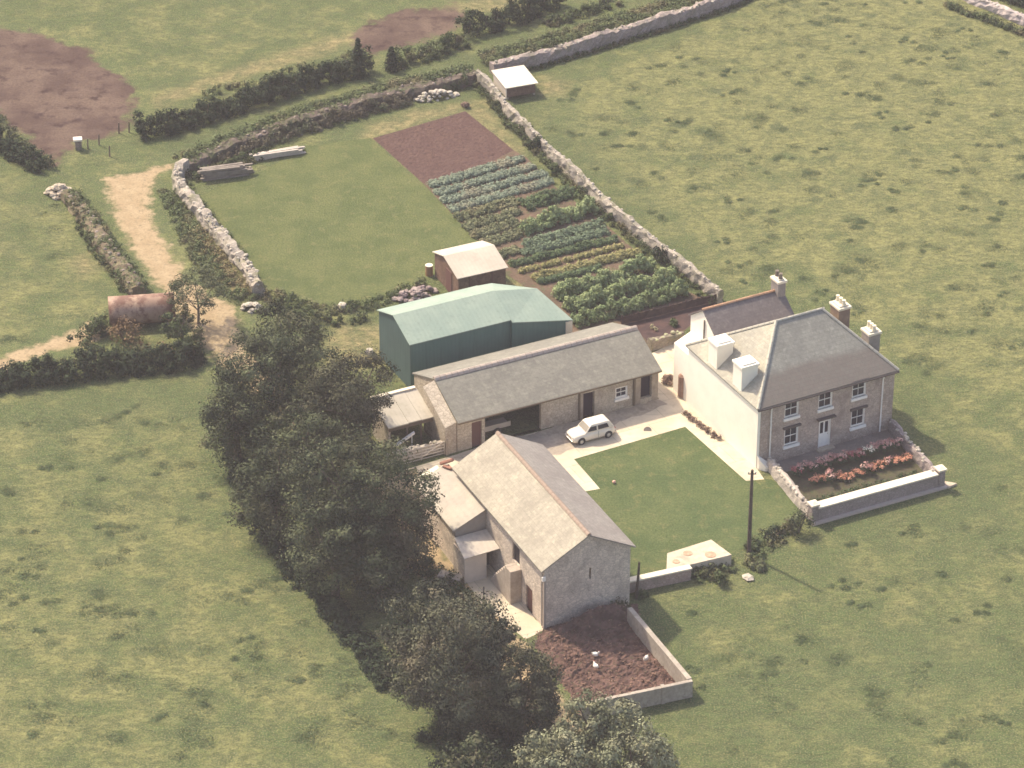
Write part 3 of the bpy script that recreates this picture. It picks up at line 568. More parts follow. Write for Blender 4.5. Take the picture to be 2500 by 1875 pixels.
chimney(hs, H, -.065, 1.25, 2.3, 3.5, 4.5, 7.1, M_RENDER, M_RENDER, 0, label='white rendered chimney nearest the front'); chimney(hs, H, -.065, 1.25, 5.7, 6.9, 4.5, 7.1, M_RENDER, M_RENDER, 0, label='white rendered chimney by the rear wing')
chimney(hs, H, 10.4, 11.35, 2.1, 3.1, 4.5, 7.1, m_mottle('grey_render', (.27, .235, .21), (.32, .28, .25), 2), M_CREAM, 3, (.70, .62, .46), 'grey chimney with cream pots at the right front')
chimney(hs, H, 10.4, 11.35, 6.1, 7.3, 4.5, 7.15, m_mottle('brown_brick', (.22, .155, .12), (.28, .20, .15), 2), M_CREAM, 3, (.70, .60, .42), 'brown brick chimney at the right rear')
# rear wing
wu0, wu1, wv0, wv1, wz, wr = 1.5, 8.0, 8.5, 12.1, 5.9, 7.25; wm = (wv0 + wv1) / 2
mk('wing_wall', MB().prism([H(wu0, wv0, 0), H(wu1, wv0, 0), H(wu1, wv1, 0), H(wu0, wv1, 0)], [H(wu0, wv0, wz), H(wu1, wv0, wz), H(wu1, wv1, wz), H(wu0, wv1, wz)]).prism([H(wu0, wv0, wz), H(wu0, wv1, wz), H(wu0, wm, wr - .05)], [H(wu1, wv0, wz), H(wu1, wv1, wz), H(wu1, wm, wr - .05)]), M_RENDER, hs, 'white rendered rear wing')
wrf = mk('wing_roof', MB().slab([H(wu0 - .12, wv0 - .2, wz), H(wu1 + .12, wv0 - .2, wz), H(wu1 + .12, wm, wr + .05), H(wu0 - .12, wm, wr + .05)], .1).slab([H(wu1 + .12, wv1 + .2, wz), H(wu0 - .12, wv1 + .2, wz), H(wu0 - .12, wm, wr + .05), H(wu1 + .12, wm, wr + .05)], .1), SL_W, hs, 'dark slate roof of the rear wing')
ridge_tiles(wrf, H(wu0 - .12, wm, wr + .1), H(wu1 - .5, wm, wr + .1), M_ORANGE, .1)
chimney(hs, H, wu1 - .55, wu1 + .1, wm - .5, wm + .5, 6.2, 8.3, m_mottle('grey_render', 0, 0), M_CREAM, 2, (.16, .13, .10), 'tall grey chimney at the end of the orange ridge')
mk('downpipe', MB().tube([H(wu0 - .06, wm - .2, wz + .6), H(wu0 - .06, wm - .2, 4.9)], .05, 6), M_LINTEL, hs)
mk('lean_to', MB().prism([H(0.1, DP + .04, 0), H(wu0 - .01, DP + .04, 0), H(wu0 - .01, 12.0, 0), H(0.1, 12.0, 0)], [H(0.1, DP + .04, 4.0), H(wu0 - .01, DP + .04, 4.6), H(wu0 - .01, 12.0, 4.6), H(0.1, 12.0, 4.0)]), M_RENDER, hs, 'narrow white lean-to beside the rear wing')
# ------------------------------------------------------------------ front garden
FL_, FR_ = Z6b(665, 1215), Z6b(1860, 880)                     # outer foot of the front wall
FG = Frame(FL_, math.degrees(math.atan2(FR_.y - FL_.y, FR_.x - FL_.x))); fgl = (FR_ - FL_).length
M_BRK = m_stone('purple_garden_stone', (0.275, 0.225, 0.213), (0.338, 0.281, 0.263), (0.237, 0.200, 0.181), 4.5, 27)
fg = thing('front_garden_wall', FG(fgl / 2, 0), 'dark stone garden wall with broad cream coping in front of the farmhouse', 'garden wall')
mk('wall', MB().box(FG, .55, fgl - .5, 0, .4, 0, 1.1), M_BRK, fg); mk('coping', MB().box(FG, .5, fgl - .55, -.06, .44, 1.1, 1.22), M_CREAM, fg, bevel=.03)
mk('footing', MB().box(FG, -.05, fgl + .1, -.3, -.004, 0, .14), m_flat('pink_footing', (.46, .38, .33), .9), fg)
for u in (0, fgl - .5):
    pr_ = mk('pillar', MB().box(FG, u, u + .5, -.05, .5, 0, 1.42), M_BRK, fg); mk('pillar_cap', MB().box(FG, u - .08, u + .58, -.13, .58, 1.42, 1.54).prism([FG(u - .02, -.07, 1.54), FG(u + .52, -.07, 1.54), FG(u + .52, .52, 1.54), FG(u - .02, .52, 1.54)], [FG(u + .22, .2, 1.66), FG(u + .28, .2, 1.66), FG(u + .28, .25, 1.66), FG(u + .22, .25, 1.66)]), M_CREAM, pr_)
mk('inner_ledge', MB().box(FG, .6, fgl - .55, .6, 1.0, 0, 1.0), M_CREAM, fg, bevel=.02)
rubble_wall('garden_side_wall', [H(.75, -.55), FG(.3, .7)], .95, .5, m_stone('pale_garden_stone', (.44, .38, .33), (.52, .45, .38), (.36, .31, .27), 4), 'pale rough stone wall on the left side of the flower garden', capmat=M_WALLCAP, step=.35, jit=.03, cap_every=.6)
rubble_wall('garden_side_wall', [H(W_ - .1, -.1), FG(fgl - .25, .75)], .9, .45, M_BRK, 'dark stone wall on the right side of the flower garden', capmat=M_WALLCAP, step=.35, jit=.05, cap_every=.5)
mk('concrete_pad', MB().prism([FG(fgl + .12, -.35, 0), FG(fgl + .95, -.2, 0), FG(fgl + .12, .6, 0)], [FG(fgl + .12, -.35, .16), FG(fgl + .95, -.2, .16), FG(fgl + .12, .6, .16)]), M_CONC, None, 'cream triangular concrete pad at the right corner of the garden wall', 'concrete pad')
mk('curved_kerb', MB().prism([H(-.02, -.05, 0), H(.75, -.35, 0), H(.85, -.85, 0), H(.3, -.75, 0), H(.0, -.3, 0)], [H(-.02, -.05, 1.1), H(.75, -.35, .45), H(.85, -.85, .3), H(.3, -.75, .35), H(.0, -.3, .9)]), M_RENDER, None, 'white curved wing wall at the front left corner of the farmhouse', 'wing wall')
flat('garden_terrace', [H(.4, -.02), H(W_ - .1, -.02), H(W_ - .1, -1.5), H(1.0, -1.5)], .02, m_mottle('terrace_paving', (.20, .165, .145), (.25, .205, .18), .8))
flat('flower_border_soil', [H(.9, -1.5), H(W_ - .1, -1.5), FG(fgl - .3, .9), FG(.4, .9)], .016, m_mottle('border_soil', (.07, .055, .04), (.09, .085, .045), 1.5, (.06, .08, .035)))
M_FOL = m_leaf('border_leaves', (.05, .07, .035), (.09, .12, .055))
def flower_proto(name, label, cat, group, col1, col2, r, h):
    root = thing(name, (0, 0, 0), label, cat, group); C = [(random.uniform(-r, r) * .6, random.uniform(-r, r) * .6, h * random.uniform(.3, .7)) for _ in range(5)]
    mk('leaves', Leaves().add(C, r * .5, 22, .13, .8), M_FOL, root)
    mk('blooms', Leaves().add([(c[0] * 1.1, c[1] * 1.1, c[2] + h * .3) for c in C], r * .48, 20, .12, .5, up=1.2), m_leaf(name + '_petals', col1, col2), root); return root
def dup(root, loc, rz, sc=1.0, label=None):
    r = root.copy(); COL.objects.link(r); r.location = loc; r.rotation_euler = (0, 0, rz); r.scale = (sc,) * 3
    if label: r['label'] = label
    for ch in root.children:
        c = ch.copy(); COL.objects.link(c); c.parent = r
    return r
fl = {'p': flower_proto('rose_bush', 'pink flowering rose bush in the back row of the flower border', 'rose bush', 'pink roses in the back row', (.38, .17, .16), (.72, .48, .40), .42, .85),
      'r': flower_proto('dahlia_plant', 'deep red flowering plant in the back row of the flower border', 'flowering plant', 'deep red flowers in the back row', (.22, .06, .07), (.42, .15, .14), .4, .7),
      'w': flower_proto('daisy_bush', 'white flowering bush standing among the pink roses', 'flowering bush', 'white flowering bushes among the roses', (.80, .72, .52), (.85, .80, .65), .5, .9),
      'o': flower_proto('marigold_plant', 'orange flowering plant in the front row of the flower border', 'flowering plant', 'orange flowers in the front row', (.42, .17, .11), (.60, .30, .20), .4, .45),
      'm': flower_proto('lavender_bush', 'grey green edging plant along the coping of the flower border', 'edging plant', 'edging plants along the coping', (.12, .14, .10), (.17, .19, .14), .35, .35)}
used = set()
def place(k, p, s=1.0):
    s *= 1.25
    p = Vector((p[0], p[1], .02)); rz = random.random() * 6
    if k in used: return dup(fl[k], p, rz, s)
    used.add(k); fl[k].location = p; fl[k].rotation_euler = (0, 0, rz); fl[k].scale = (s,) * 3
a, b = Z6b(500, 790), Z6b(1430, 545)
seq = 'rpppppppprprprwwpppp'
for k, c in enumerate(seq): 
    q = a.lerp(b, (k + .5) / len(seq)); place('p' if c == 'w' and k == 15 else c, q + Vector((random.uniform(-.08, .08), random.uniform(-.12, .12), 0)), random.uniform(.85, 1.15))
a, b = Z6b(660, 880), Z6b(1560, 655)
mk('border_greenery', leafy_strip([FG(.9, 1.9), FG(fgl - .7, 1.9)], 1.5, .3, .3, .25, 40, .12, 0, 5), M_FOL, None, 'low green foliage carpeting the flower border', 'border foliage', kind='stuff')
for k in range(21):
    q = a.lerp(b, (k + .5) / 21); pk = k in (4, 11, 16)
    o_ = place('p' if pk else 'o', q + Vector((random.uniform(-.1, .1), random.uniform(-.4, .4), 0)), random.uniform(.7, 1.1))
    if pk: o_['label'] = 'pink flowering bush mixed into the orange front row of the flower border'; o_['group'] = 'pink bushes in the orange front row'
for k in range(9): q = FG(1.0 + k * (fgl - 2) / 8, 1.4); place('m', q, random.uniform(.8, 1.1))
# ------------------------------------------------------------------ long barn
M_BARN = m_stone('long_barn_stone', (0.448, 0.381, 0.302), (0.560, 0.482, 0.381), (0.381, 0.314, 0.246), 3.6, 26.5)
SL_L = m_slate('long_barn_slate', 26.5, (0.194, 0.182, 0.155), (0.241, 0.228, 0.189), (0.292, 0.280, 0.224), 2.4)
lb = thing('long_barn', L(8, 3.5), 'long low stone barn with pale slate roof behind the parked car', 'barn')
LW, LD, LE, LR = 16.3, 7.2, 2.55, 4.15; PL = lambda s, z, d: L(s, d, z)
ops = [(1.15, 1.95, 0, 2.1), (2.2, 6.7, .0, 2.3), (10.12, 11.05, 0, 2.1), (12.75, 13.75, .95, 1.85), (14.85, 15.75, .35, 2.2)]
m = MB(); wall_mesh(m, PL, 0, LW, 0, LE, ops, .3)
m.poly([L(LW, 0, 0), L(LW, LD, 0), L(LW, LD, LE), L(LW, LD / 2, LR - .05), L(LW, 0, LE)]); m.poly([L(0, LD, 0), L(0, 0, 0), L(0, 0, LE), L(0, LD / 2, LR - .05), L(0, LD, LE)]); m.poly([L(LW, LD, 0), L(0, LD, 0), L(0, LD, LE), L(LW, LD, LE)])
mk('wall', m, M_BARN, lb)
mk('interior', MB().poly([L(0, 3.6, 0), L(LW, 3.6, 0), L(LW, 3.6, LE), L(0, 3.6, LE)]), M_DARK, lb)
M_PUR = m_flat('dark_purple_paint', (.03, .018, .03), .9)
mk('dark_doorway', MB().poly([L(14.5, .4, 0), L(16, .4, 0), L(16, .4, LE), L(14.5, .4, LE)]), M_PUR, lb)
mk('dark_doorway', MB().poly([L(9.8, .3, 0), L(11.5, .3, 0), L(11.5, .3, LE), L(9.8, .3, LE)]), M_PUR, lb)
rf = mk('roof', MB().slab([L(-.06, -.3, LE + .02), L(LW + .12, -.3, LE + .02), L(LW + .12, LD / 2, LR), L(-.06, LD / 2, LR)], .1).slab([L(LW + .12, LD + .25, LE + .05), L(-.06, LD + .25, LE + .05), L(-.06, LD / 2, LR), L(LW + .12, LD / 2, LR)], .1), SL_L, lb)
ridge_tiles(rf, L(-.06, LD / 2 + .05, LR + .04), L(LW + .12, LD / 2 + .05, LR + .04), m_flat('pinkish_cement', (.40, .33, .28), .9), .2)
mk('verge_wall', MB().prism([L(-.95, -.02, 0), L(-.07, -.02, 0), L(-.07, LD / 2, 0), L(-.95, LD / 2, 0)], [L(-.95, -.02, LE - .3), L(-.07, -.02, LE - .05), L(-.07, LD / 2, LR - .12), L(-.95, LD / 2, LR - .4)]), M_BARN, lb, 'rough thick left gable wall')
g = MB(); pbox(g, PL, 1.17, 1.93, 0, 2.08, .12, .18); mk('door', g, m_flat('red_brown_boards', (.13, .06, .05), .8), lb, 'red brown boarded door')
window(lb, PL, 12.76, 13.74, .96, 1.84, .12, (1, 1), lintel=False)
for (u, w_) in ((9.72, .12), (14.2, .16)): g = MB(); pbox(g, PL, u, u + w_, 0, LE - .05, -.1, -.004); mk('buttress', g, m_flat('brown_timber', (.13, .10, .07), .9), lb)
for (s0, s1) in ((9.86, 10.1), (14.4, 14.83), (15.77, 16.25)): g = MB(); pbox(g, PL, s0, s1, 0.005, LE - .06, -.03, -.003); mk('door_jamb', g, M_CONC2, lb)
g = MB(); g.box(L, -.03, LW + .1, -.36, -.28, LE - .1, LE + .0); mk('gutter', g, m_flat('brown_timber', 0), lb)
# things inside the open bay
tr_ = thing('farm_trailer', L(3.2, 1.4), 'small pale farm trailer standing in the open bay of the long barn', 'trailer')
mk('bed', MB().box(L, 2.5, 4.6, .7, 1.9, .55, .62).box(L, 2.5, 4.6, .7, .75, .62, .95).box(L, 2.5, 2.55, .75, 1.9, .62, .95), m_flat('pale_boards', (.42, .36, .30), .8), tr_)
for v in (.62, 1.98): c = L(3.5, v, .33); mk('wheel', MB().tube([c - L.V * .07, c + L.V * .07], [.33, .33], 14), m_flat('tyre_rubber', (.03, .03, .03), .9), tr_)
mk('drawbar', MB().tube([L(2.5, 1.3, .58), L(1.9 + .6, .2, .4)], .04, 6), m_flat('brown_timber', 0), tr_)
# lean-to at the left end, its leaning board, low wall and gate
lt = thing('open_lean_to', L(-2.7, 3.3), 'pale roofed open fronted lean-to at the left end of the long barn', 'lean-to')
zr0, zr1 = 2.15, 2.95
mk('roof', MB().slab([L(-4.5, 1.9, zr0), L(-2.9, 1.9, zr0), L(-2.9, 4.9, zr1), L(-4.5, 4.9, zr1)], .08).slab([L(-2.88, 1.93, zr0 + .02), L(-1.9, 1.93, zr0 + .02), L(-1.9, 4.9, zr1 + .02), L(-2.88, 4.9, zr1 + .02)], .08).slab([L(-1.88, 1.9, zr0 + .01), L(-.9, 1.9, zr0 + .01), L(-.9, 4.9, zr1), L(-1.88, 4.9, zr1)], .08), m_sheet_metal('asbestos_sheet', (.38, .34, .27), (.46, .41, .33), 26.5, .3), lt)
mk('ridge_capping', MB().box(L, -4.5, -.98, 4.8, 5.1, zr1 - .02, zr1 + .1), M_CREAM, lt)
mk('back_wall', MB().box(L, -4.4, -1.0, 4.75, 4.95, 0, zr1 - .1), M_BARN, lt); mk('fascia', MB().box(L, -4.4, -1.0, 1.98, 2.06, zr0 - .38, zr0 - .09), m_flat('brown_timber', 0), lt)
mk('side_wall', MB().prism([L(-4.45, 2.1, 0), L(-4.25, 2.1, 0), L(-4.25, 4.74, 0), L(-4.45, 4.74, 0)], [L(-4.45, 2.1, 2.05), L(-4.25, 2.1, 2.05), L(-4.25, 4.74, 2.8), L(-4.45, 4.74, 2.8)]), M_BARN, lt)
for u in (-3.0, -1.9): mk('post', MB().tube([L(u, 2.02, 0), L(u, 2.02, 1.8)], .08, 6), M_BARK, lt)
mk('leaning_board', MB().prism([L(-4.3, 1.3, .75), L(-2.6, 1.55, 1.35), L(-2.6, 1.75, 1.35), L(-4.3, 1.55, .75)], [L(-4.3, 1.3, .9), L(-2.6, 1.55, 1.5), L(-2.6, 1.75, 1.5), L(-4.3, 1.55, .9)]).tube([L(-4.1, 1.45, 0), L(-4.1, 1.45, .8)], .05, 5).tube([L(-2.8, 1.65, 0), L(-2.8, 1.65, 1.35)], .05, 5), M_WHITE, None, 'sloping white board on posts below the lean-to roof', 'board')
rubble_wall('yard_wall', [L(-5.2, .75), L(-3, .7), L(-.6, .6)], .85, .5, m_stone('cream_rubble', (.46, .40, .33), (.54, .47, .38), (.38, .31, .26), 3.5), 'low cream stone wall between the open lean-to and the long grey gate', capmat=M_WALLCAP, step=.35)
def gate(o, fr, u0, u1, v, h, mat, label, rails=5):
    root = thing('field_gate', fr((u0 + u1) / 2, v), label, 'gate'); m = MB()
    for k in range(rails): z = .15 + (h - .15) * k / (rails - 1); m.tube([fr(u0, v, z), fr(u1, v, z)], .032, 6)
    mk('rails', m, mat, root); m = MB(); [m.tube([fr(u, v, .08), fr(u, v, h + .05)], .04, 6) for u in (u0, (u0 + u1) / 2, u1)]; mk('frame', m, mat, root)
    mk('brace', MB().tube([fr(u0, v + .05, h), fr((u0 + u1) / 2, v + .05, .2), fr(u1, v + .05, h)], .028, 6), mat, root)
    return root
gate(None, L, -4.6, -1.0, .05, 1.1, m_flat('galvanised', (.50, .44, .38), .5, .5), 'long pale metal field gate left of the long barn corner')
mk('gate_post', MB().box(L, -.95, -.75, -.1, .12, 0, 1.3), M_CONC2, None, 'squat concrete gate post at the long barn corner', 'gate post')
# ------------------------------------------------------------------ green steel shed
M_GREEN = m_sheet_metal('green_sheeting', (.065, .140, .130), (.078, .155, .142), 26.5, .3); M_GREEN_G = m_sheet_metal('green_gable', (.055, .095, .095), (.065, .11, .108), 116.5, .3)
M_GROOF = m_sheet_metal('pale_green_roof', (.235, .30, .25), (.275, .335, .275), 26.5, .35, rough=.75)
gs = thing('green_shed', GB(6, 2.5), 'long green corrugated steel shed with mint roof behind the long barn', 'shed')
GW, GD, GE, GR = 8.15, 5.5, 4.0, 5.0; gm_ = GD * .5
e0, e1, e2, e3 = G(1252, 787, 3.9), G(1399, 781, 3.15), G(1311, 704, 4.3), GB(GW, GD, 3.9)
ei = [GB.inv(p) for p in (e0, e1, e2)]
mk('wall', MB().prism([GB(0, 0, 0), GB(GW, 0, 0), GB(GW, GD, 0), GB(0, GD, 0)], [GB(0, 0, GE - .1), GB(GW, 0, GE - .1), GB(GW, GD, GE - .1), GB(0, GD, GE - .1)]).prism([GB(0, 0, GE - .1), GB(0, GD, GE - .1), GB(0, gm_, GR - .1)], [GB(GW, 0, GE - .1), GB(GW, GD, GE - .1), GB(GW, gm_, GR - .1)]), M_GREEN, gs)
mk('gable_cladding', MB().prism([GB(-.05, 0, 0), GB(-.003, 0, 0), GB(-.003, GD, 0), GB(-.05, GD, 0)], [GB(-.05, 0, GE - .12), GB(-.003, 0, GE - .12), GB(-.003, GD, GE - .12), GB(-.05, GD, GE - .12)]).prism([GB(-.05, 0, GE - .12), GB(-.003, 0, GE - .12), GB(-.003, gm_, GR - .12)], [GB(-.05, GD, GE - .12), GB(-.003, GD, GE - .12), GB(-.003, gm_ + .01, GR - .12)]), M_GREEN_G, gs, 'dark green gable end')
rf = mk('roof', MB().slab([GB(-.15, -.15, GE - .03), GB(GW, -.15, GE - .03), GB(GW, gm_, GR), GB(-.15, gm_, GR)], .06).slab([GB(GW, GD + .15, GE - .03), GB(-.15, GD + .15, GE - .03), GB(-.15, gm_, GR), GB(GW, gm_, GR)], .06), M_GROOF, gs)
ex = mk('extension_wall', MB().prism([Vector((p.x, p.y, 0)) for p in (e0 + GB.V * .1, e1 + GB.V * .1 - GB.U * .1, e2, GB(GW, gm_))], [p - Vector((0, 0, .12)) for p in (e0 + GB.V * .1, e1 + GB.V * .1 - GB.U * .1, e2, GB(GW, gm_, GR - .05))]), M_GREEN, gs)
mk('extension_roof', MB().slab([e0 - GB.U * .02, e1, e2], .06).slab([e0 - GB.U * .02, e2, GB(GW - .02, gm_, GR - .02)], .06).slab([GB(GW - .02, gm_, GR - .02), e2, GB(GW + 1.2, GD + .1, 3.9), GB(GW, GD + .15, GE - .06)], .06), m_sheet_metal('pale_green_roof', 0, 0), gs, 'slightly lower mint roof of the right extension')
mk('corner_post', MB().prism([Vector((p.x, p.y, 0)) for p in (e1 - GB.U * .55 + GB.V * .04, e1 - GB.U * .02 + GB.V * .04, e1 - GB.U * .02 + GB.V * .2, e1 - GB.U * .55 + GB.V * .2)], [Vector((p.x, p.y, 3.05)) for p in (e1 - GB.U * .55 + GB.V * .04, e1 - GB.U * .02 + GB.V * .04, e1 - GB.U * .02 + GB.V * .2, e1 - GB.U * .55 + GB.V * .2)]), M_CREAM, gs, 'cream strip at the right end')
# ------------------------------------------------------------------ brown shed
BS = Frame(Z6(1640, 715, 2.2), 25); bs = thing('brown_shed', BS(2, 2.2), 'small brown timber shed with cream roof at the corner of the large lawn', 'shed')
SW, SD, SE, SR = 4.0, 4.5, 2.15, 2.85; M_BRWN = m_mottle('brown_boards', (.16, .095, .07), (.21, .13, .09), 1.5, (.12, .07, .055), 9)
mk('wall', MB().prism([BS(0, 0, 0), BS(SW, 0, 0), BS(SW, SD, 0), BS(0, SD, 0)], [BS(0, 0, SE), BS(SW, 0, SE), BS(SW, SD, SE), BS(0, SD, SE)]).prism([BS(0, 0, SE), BS(0, SD, SE), BS(0, SD * .55, SR - .05)], [BS(SW, 0, SE), BS(SW, SD, SE), BS(SW, SD * .55, SR - .05)]), M_BRWN, bs)
M_CRF = m_sheet_metal('cream_sheet_roof', (.47, .40, .32), (.54, .46, .37), 25, .3)
mk('roof', MB().slab([BS(-.15, -.15, SE), BS(SW + .15, -.15, SE), BS(SW + .15, SD * .55, SR), BS(-.15, SD * .55, SR)], .06).slab([BS(SW + .15, SD + .15, SE), BS(-.15, SD + .15, SE), BS(-.15, SD * .55, SR), BS(SW + .15, SD * .55, SR)], .06), M_CRF, bs)
mk('door', MB().box(BS, -.05, -.004, 1.2, 2.3, 0, 1.9), m_flat('red_brown_boards', 0), bs); mk('framing', MB().box(BS, .9, 1.0, -.06, -.004, 0, SE - .1).box(BS, 2.8, 2.9, -.06, -.004, 0, SE - .1), m_flat('red_brown_boards', 0), bs)
c = Z6(1415, 700); br_ = thing('oil_drum', c, 'orange brown oil drum with pale lid beside the brown shed', 'drum'); mk('barrel', MB().tube([c, c + Vector((0, 0, .85))], [.3, .3], 14), m_flat('rusty_drum', (.30, .16, .08), .8), br_); mk('lid', MB().tube([c + Vector((0, 0, .85)), c + Vector((0, 0, .9))], [.31, .31], 14), M_CREAM, br_)
# white roofed hut in the top field
WF = Frame(Z3(112, 675, 1.25), 21); wh = thing('white_hut', WF(1.4, 1.6), 'low hut with white sheet roof and brown front in the tufted field corner', 'hut')
mk('wall', MB().box(WF, .12, 2.75, .12, 3.2, .22, 1.12), m_mottle('brown_boards', 0, 0), wh); mk('side_cladding', MB().box(WF, .06, .116, .1, 3.22, .2, 1.15), m_flat('whitish_boards', (.60, .53, .46)), wh, 'whitish left side')
mk('roof', MB().slab([WF(-.08, -.08, 1.22), WF(2.95, -.08, 1.22), WF(2.95, 3.4, 1.38), WF(-.08, 3.4, 1.38)], .07), m_sheet_metal('white_sheet_roof', (.60, .53, .42), (.66, .59, .47), 21, .3), wh)
for (u, v) in ((.15, .15), (2.6, .15), (.15, 3.0), (2.6, 3.0)): mk('foot', MB().box(WF, u, u + .14, v, v + .14, 0, .2), M_CONC2, wh)
# rusty barrel shaped tank
TC = Frame(Z5(850, 1130), 8); sh = thing('rusty_tank', TC(2, 1), 'rusty corrugated barrel shaped tank half hidden in bushes beside the hedge', 'tank')
M_RUST = m_sheet_metal('rusty_sheet', (.30, .19, .135), (.42, .29, .20), 8, .5, (.16, .075, .05), .40, .58)
m = MB(); n = 14; SLn, SRr = 4.9, 1.15; ring = []; SLn = 5.0
for u in np.linspace(0, SLn, 9):
    for k in range(n + 1): t = -.55 + (math.pi + 1.1) * k / n; m.v.append(tuple(TC(u, 1.1 - SRr * math.cos(t), 1.0 + 1.15 * math.sin(t)) + Vector((0, 0, random.uniform(-.015, .015)))))
for i in range(8):
    for k in range(n): a = i * (n + 1) + k; m.f.append((a, a + 1, a + n + 2, a + n + 1))
sk = mk('roof', m, M_RUST, sh, smooth=True); so = sk.modifiers.new('thick', 'SOLIDIFY'); so.thickness = .05
mk('base', MB().box(TC, .5, .8, .3, 1.9, 0, .35).box(TC, SLn - .8, SLn - .5, .3, 1.9, 0, .35), M_BARN, sh)
m = MB(); m.poly([TC(.15, 1.1 - 1.1 * math.cos(2 * math.pi * k / 20), 1.0 + 1.1 * math.sin(2 * math.pi * k / 20)) for k in range(20)]); mk('back_panel', m, M_RUST, sh)
m = MB(); m.poly([TC(4.55, 1.1 - 1.1 * math.cos(2 * math.pi * k / 20), 1.0 + 1.1 * math.sin(2 * math.pi * k / 20)) for k in range(20)]); mk('inner_screen', m, m_flat('dark_red_sheet', (.06, .025, .03), .9), sh, 'dark red end plate')
# ------------------------------------------------------------------ stone barn
M_SB = m_stone('stone_barn_rubble', (0.558, 0.465, 0.388), (0.713, 0.605, 0.496), (0.449, 0.372, 0.310), 3.4, 25.5)
SL_B1 = m_slate('stone_barn_painted_sun', 115.5, (.30, .265, .21), (.38, .34, .265), (.44, .40, .30), 1.8)  # sunlight mixed into the lichened cream of this slope
sb = thing('stone_barn', B(3.2, 6.8), 'tall stone barn with cream lichened slate roof in the middle foreground', 'barn')
BW, BD, BE, BR = 6.3, 13.6, 4.7, 6.6; PB = lambda s, z, d: B(s, d, z); PBL = lambda s, z, d: B(d, s, z)
m = MB(); slit = (3.28, 3.42, 2.95, 3.85); wall_mesh(m, PB, 0, BW, 0, BE, [slit], .25)
opsL = [(1.75, 2.75, 0, 1.9), (3.9, 4.9, 0, 2.0), (3.7, 4.8, 2.6, 4.0)]
wall_mesh(m, PBL, 0, BD, 0, BE, opsL, .3)
m.poly([B(BW, 0, 0), B(BW, BD, 0), B(BW, BD, BE), B(BW, 0, BE)]); m.poly([B(BW, BD, 0), B(0, BD, 0), B(0, BD, BE), B(BW / 2, BD, BR - .06), B(BW, BD, BE)]); m.poly([B(0, 0, BE), B(BW, 0, BE), B(BW / 2, 0, BR - .06)])
mk('wall', m, M_SB, sb)
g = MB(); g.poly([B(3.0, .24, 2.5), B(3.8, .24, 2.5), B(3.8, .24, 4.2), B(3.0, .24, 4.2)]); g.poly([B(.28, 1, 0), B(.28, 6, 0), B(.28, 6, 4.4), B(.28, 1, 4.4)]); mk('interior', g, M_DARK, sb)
g = MB(); pbox(g, PBL, 1.78, 2.72, 0, 1.88, .1, .16); mk('door', g, m_flat('red_brown_boards', 0), sb, 'red brown lower door'); g = MB(); pbox(g, PBL, 3.73, 4.77, 2.62, 3.98, .12, .18); mk('loft_door', g, M_DARK, sb)
rf = mk('roof', MB().slab([B(-.3, -.2, BE), B(-.3, BD + .2, BE), B(BW / 2, BD + .2, BR), B(BW / 2, -.2, BR)], .1), SL_B1, sb, 'cream lichened left slope with sunlight in its colour')
mk('painted_shade_slope', MB().slab([B(BW + .3, BD + .2, BE), B(BW + .3, -.2, BE), B(BW / 2, -.2, BR), B(BW / 2, BD + .2, BR)], .1), m_slate('stone_barn_painted_shade', 115.5, (.25, .22, .20), (.30, .27, .24), (.34, .31, .27), 1.8), rf, 'grey right slope with shade in its colour')  # darker slate copy, shade put into its grey
ridge_tiles(rf, B(BW / 2, -.2, BR + .05), B(BW / 2, BD + .2, BR + .05), m_flat('pinkish_clay_ridge', (.30, .225, .175), .9), .13)
# outside stone stair to the loft
st = MB()
for k in range(9): st.box(B, -.8, -.01, 6.6 - k * .28 - .28, 6.6 - k * .28, 0, .29 * (k + 1))
st.box(B, -.82, -.01, 3.4, 4.08, 0, 2.6)
mk('stone_steps', st, m_mottle('step_granite', (.40, .33, .27), (.48, .40, .33), 2), sb, 'outside stone steps to the loft door', bevel=.02)
mk('downpipe', MB().tube([B(-.06, .25, BE - .2), B(-.06, .25, .1)], .05, 6), m_flat('galvanised', 0), sb); mk('hopper', MB().box(B, -.2, .04, -.14, -.005, 3.85, 4.15), M_WHITE, sb, 'small white box near the left eave corner')
mk('quoins', MB().box(B, -.05, .12, -.05, .12, 0, 3.8), m_flat('pinkish_cement', 0), sb)
# lean-tos on the left of the stone barn
M_LT = m_mottle('felted_roof', (.40, .345, .28), (.46, .41, .32), .7, (.34, .29, .25), 3.0)
a1 = thing('barn_lean_to', B(-1.2, 12), 'grey beige roofed lean-to against the upper left side of the stone barn', 'lean-to')
mk('wall', MB().prism([B(-2.3, 9.0, 0), B(-.01, 9.0, 0), B(-.01, 15, 0), B(-2.2, 15, 0)], [B(-2.3, 9.0, 3.05), B(-.01, 9.0, 4.1), B(-.01, 15, 4.1), B(-2.2, 15, 3.05)]), M_SB, a1)
mk('roof', MB().slab([B(-2.5, 8.8, 3.1), B(-.02, 8.8, 4.2), B(-.02, 15.2, 4.2), B(-2.4, 15.2, 3.1)], .1), m_sheet_metal('beige_sheeting', (.30, .255, .21), (.36, .315, .25), 25.5, .4), a1)
mk('front_boarding', MB().prism([B(-2.3, 8.9, 0), B(-.01, 8.9, 0), B(-.01, 8.98, 0), B(-2.3, 8.98, 0)], [B(-2.3, 8.9, 3.0), B(-.01, 8.9, 4.05), B(-.01, 8.98, 4.05), B(-2.3, 8.98, 3.0)]), m_flat('grey_boards', (.34, .30, .26), .9), a1)
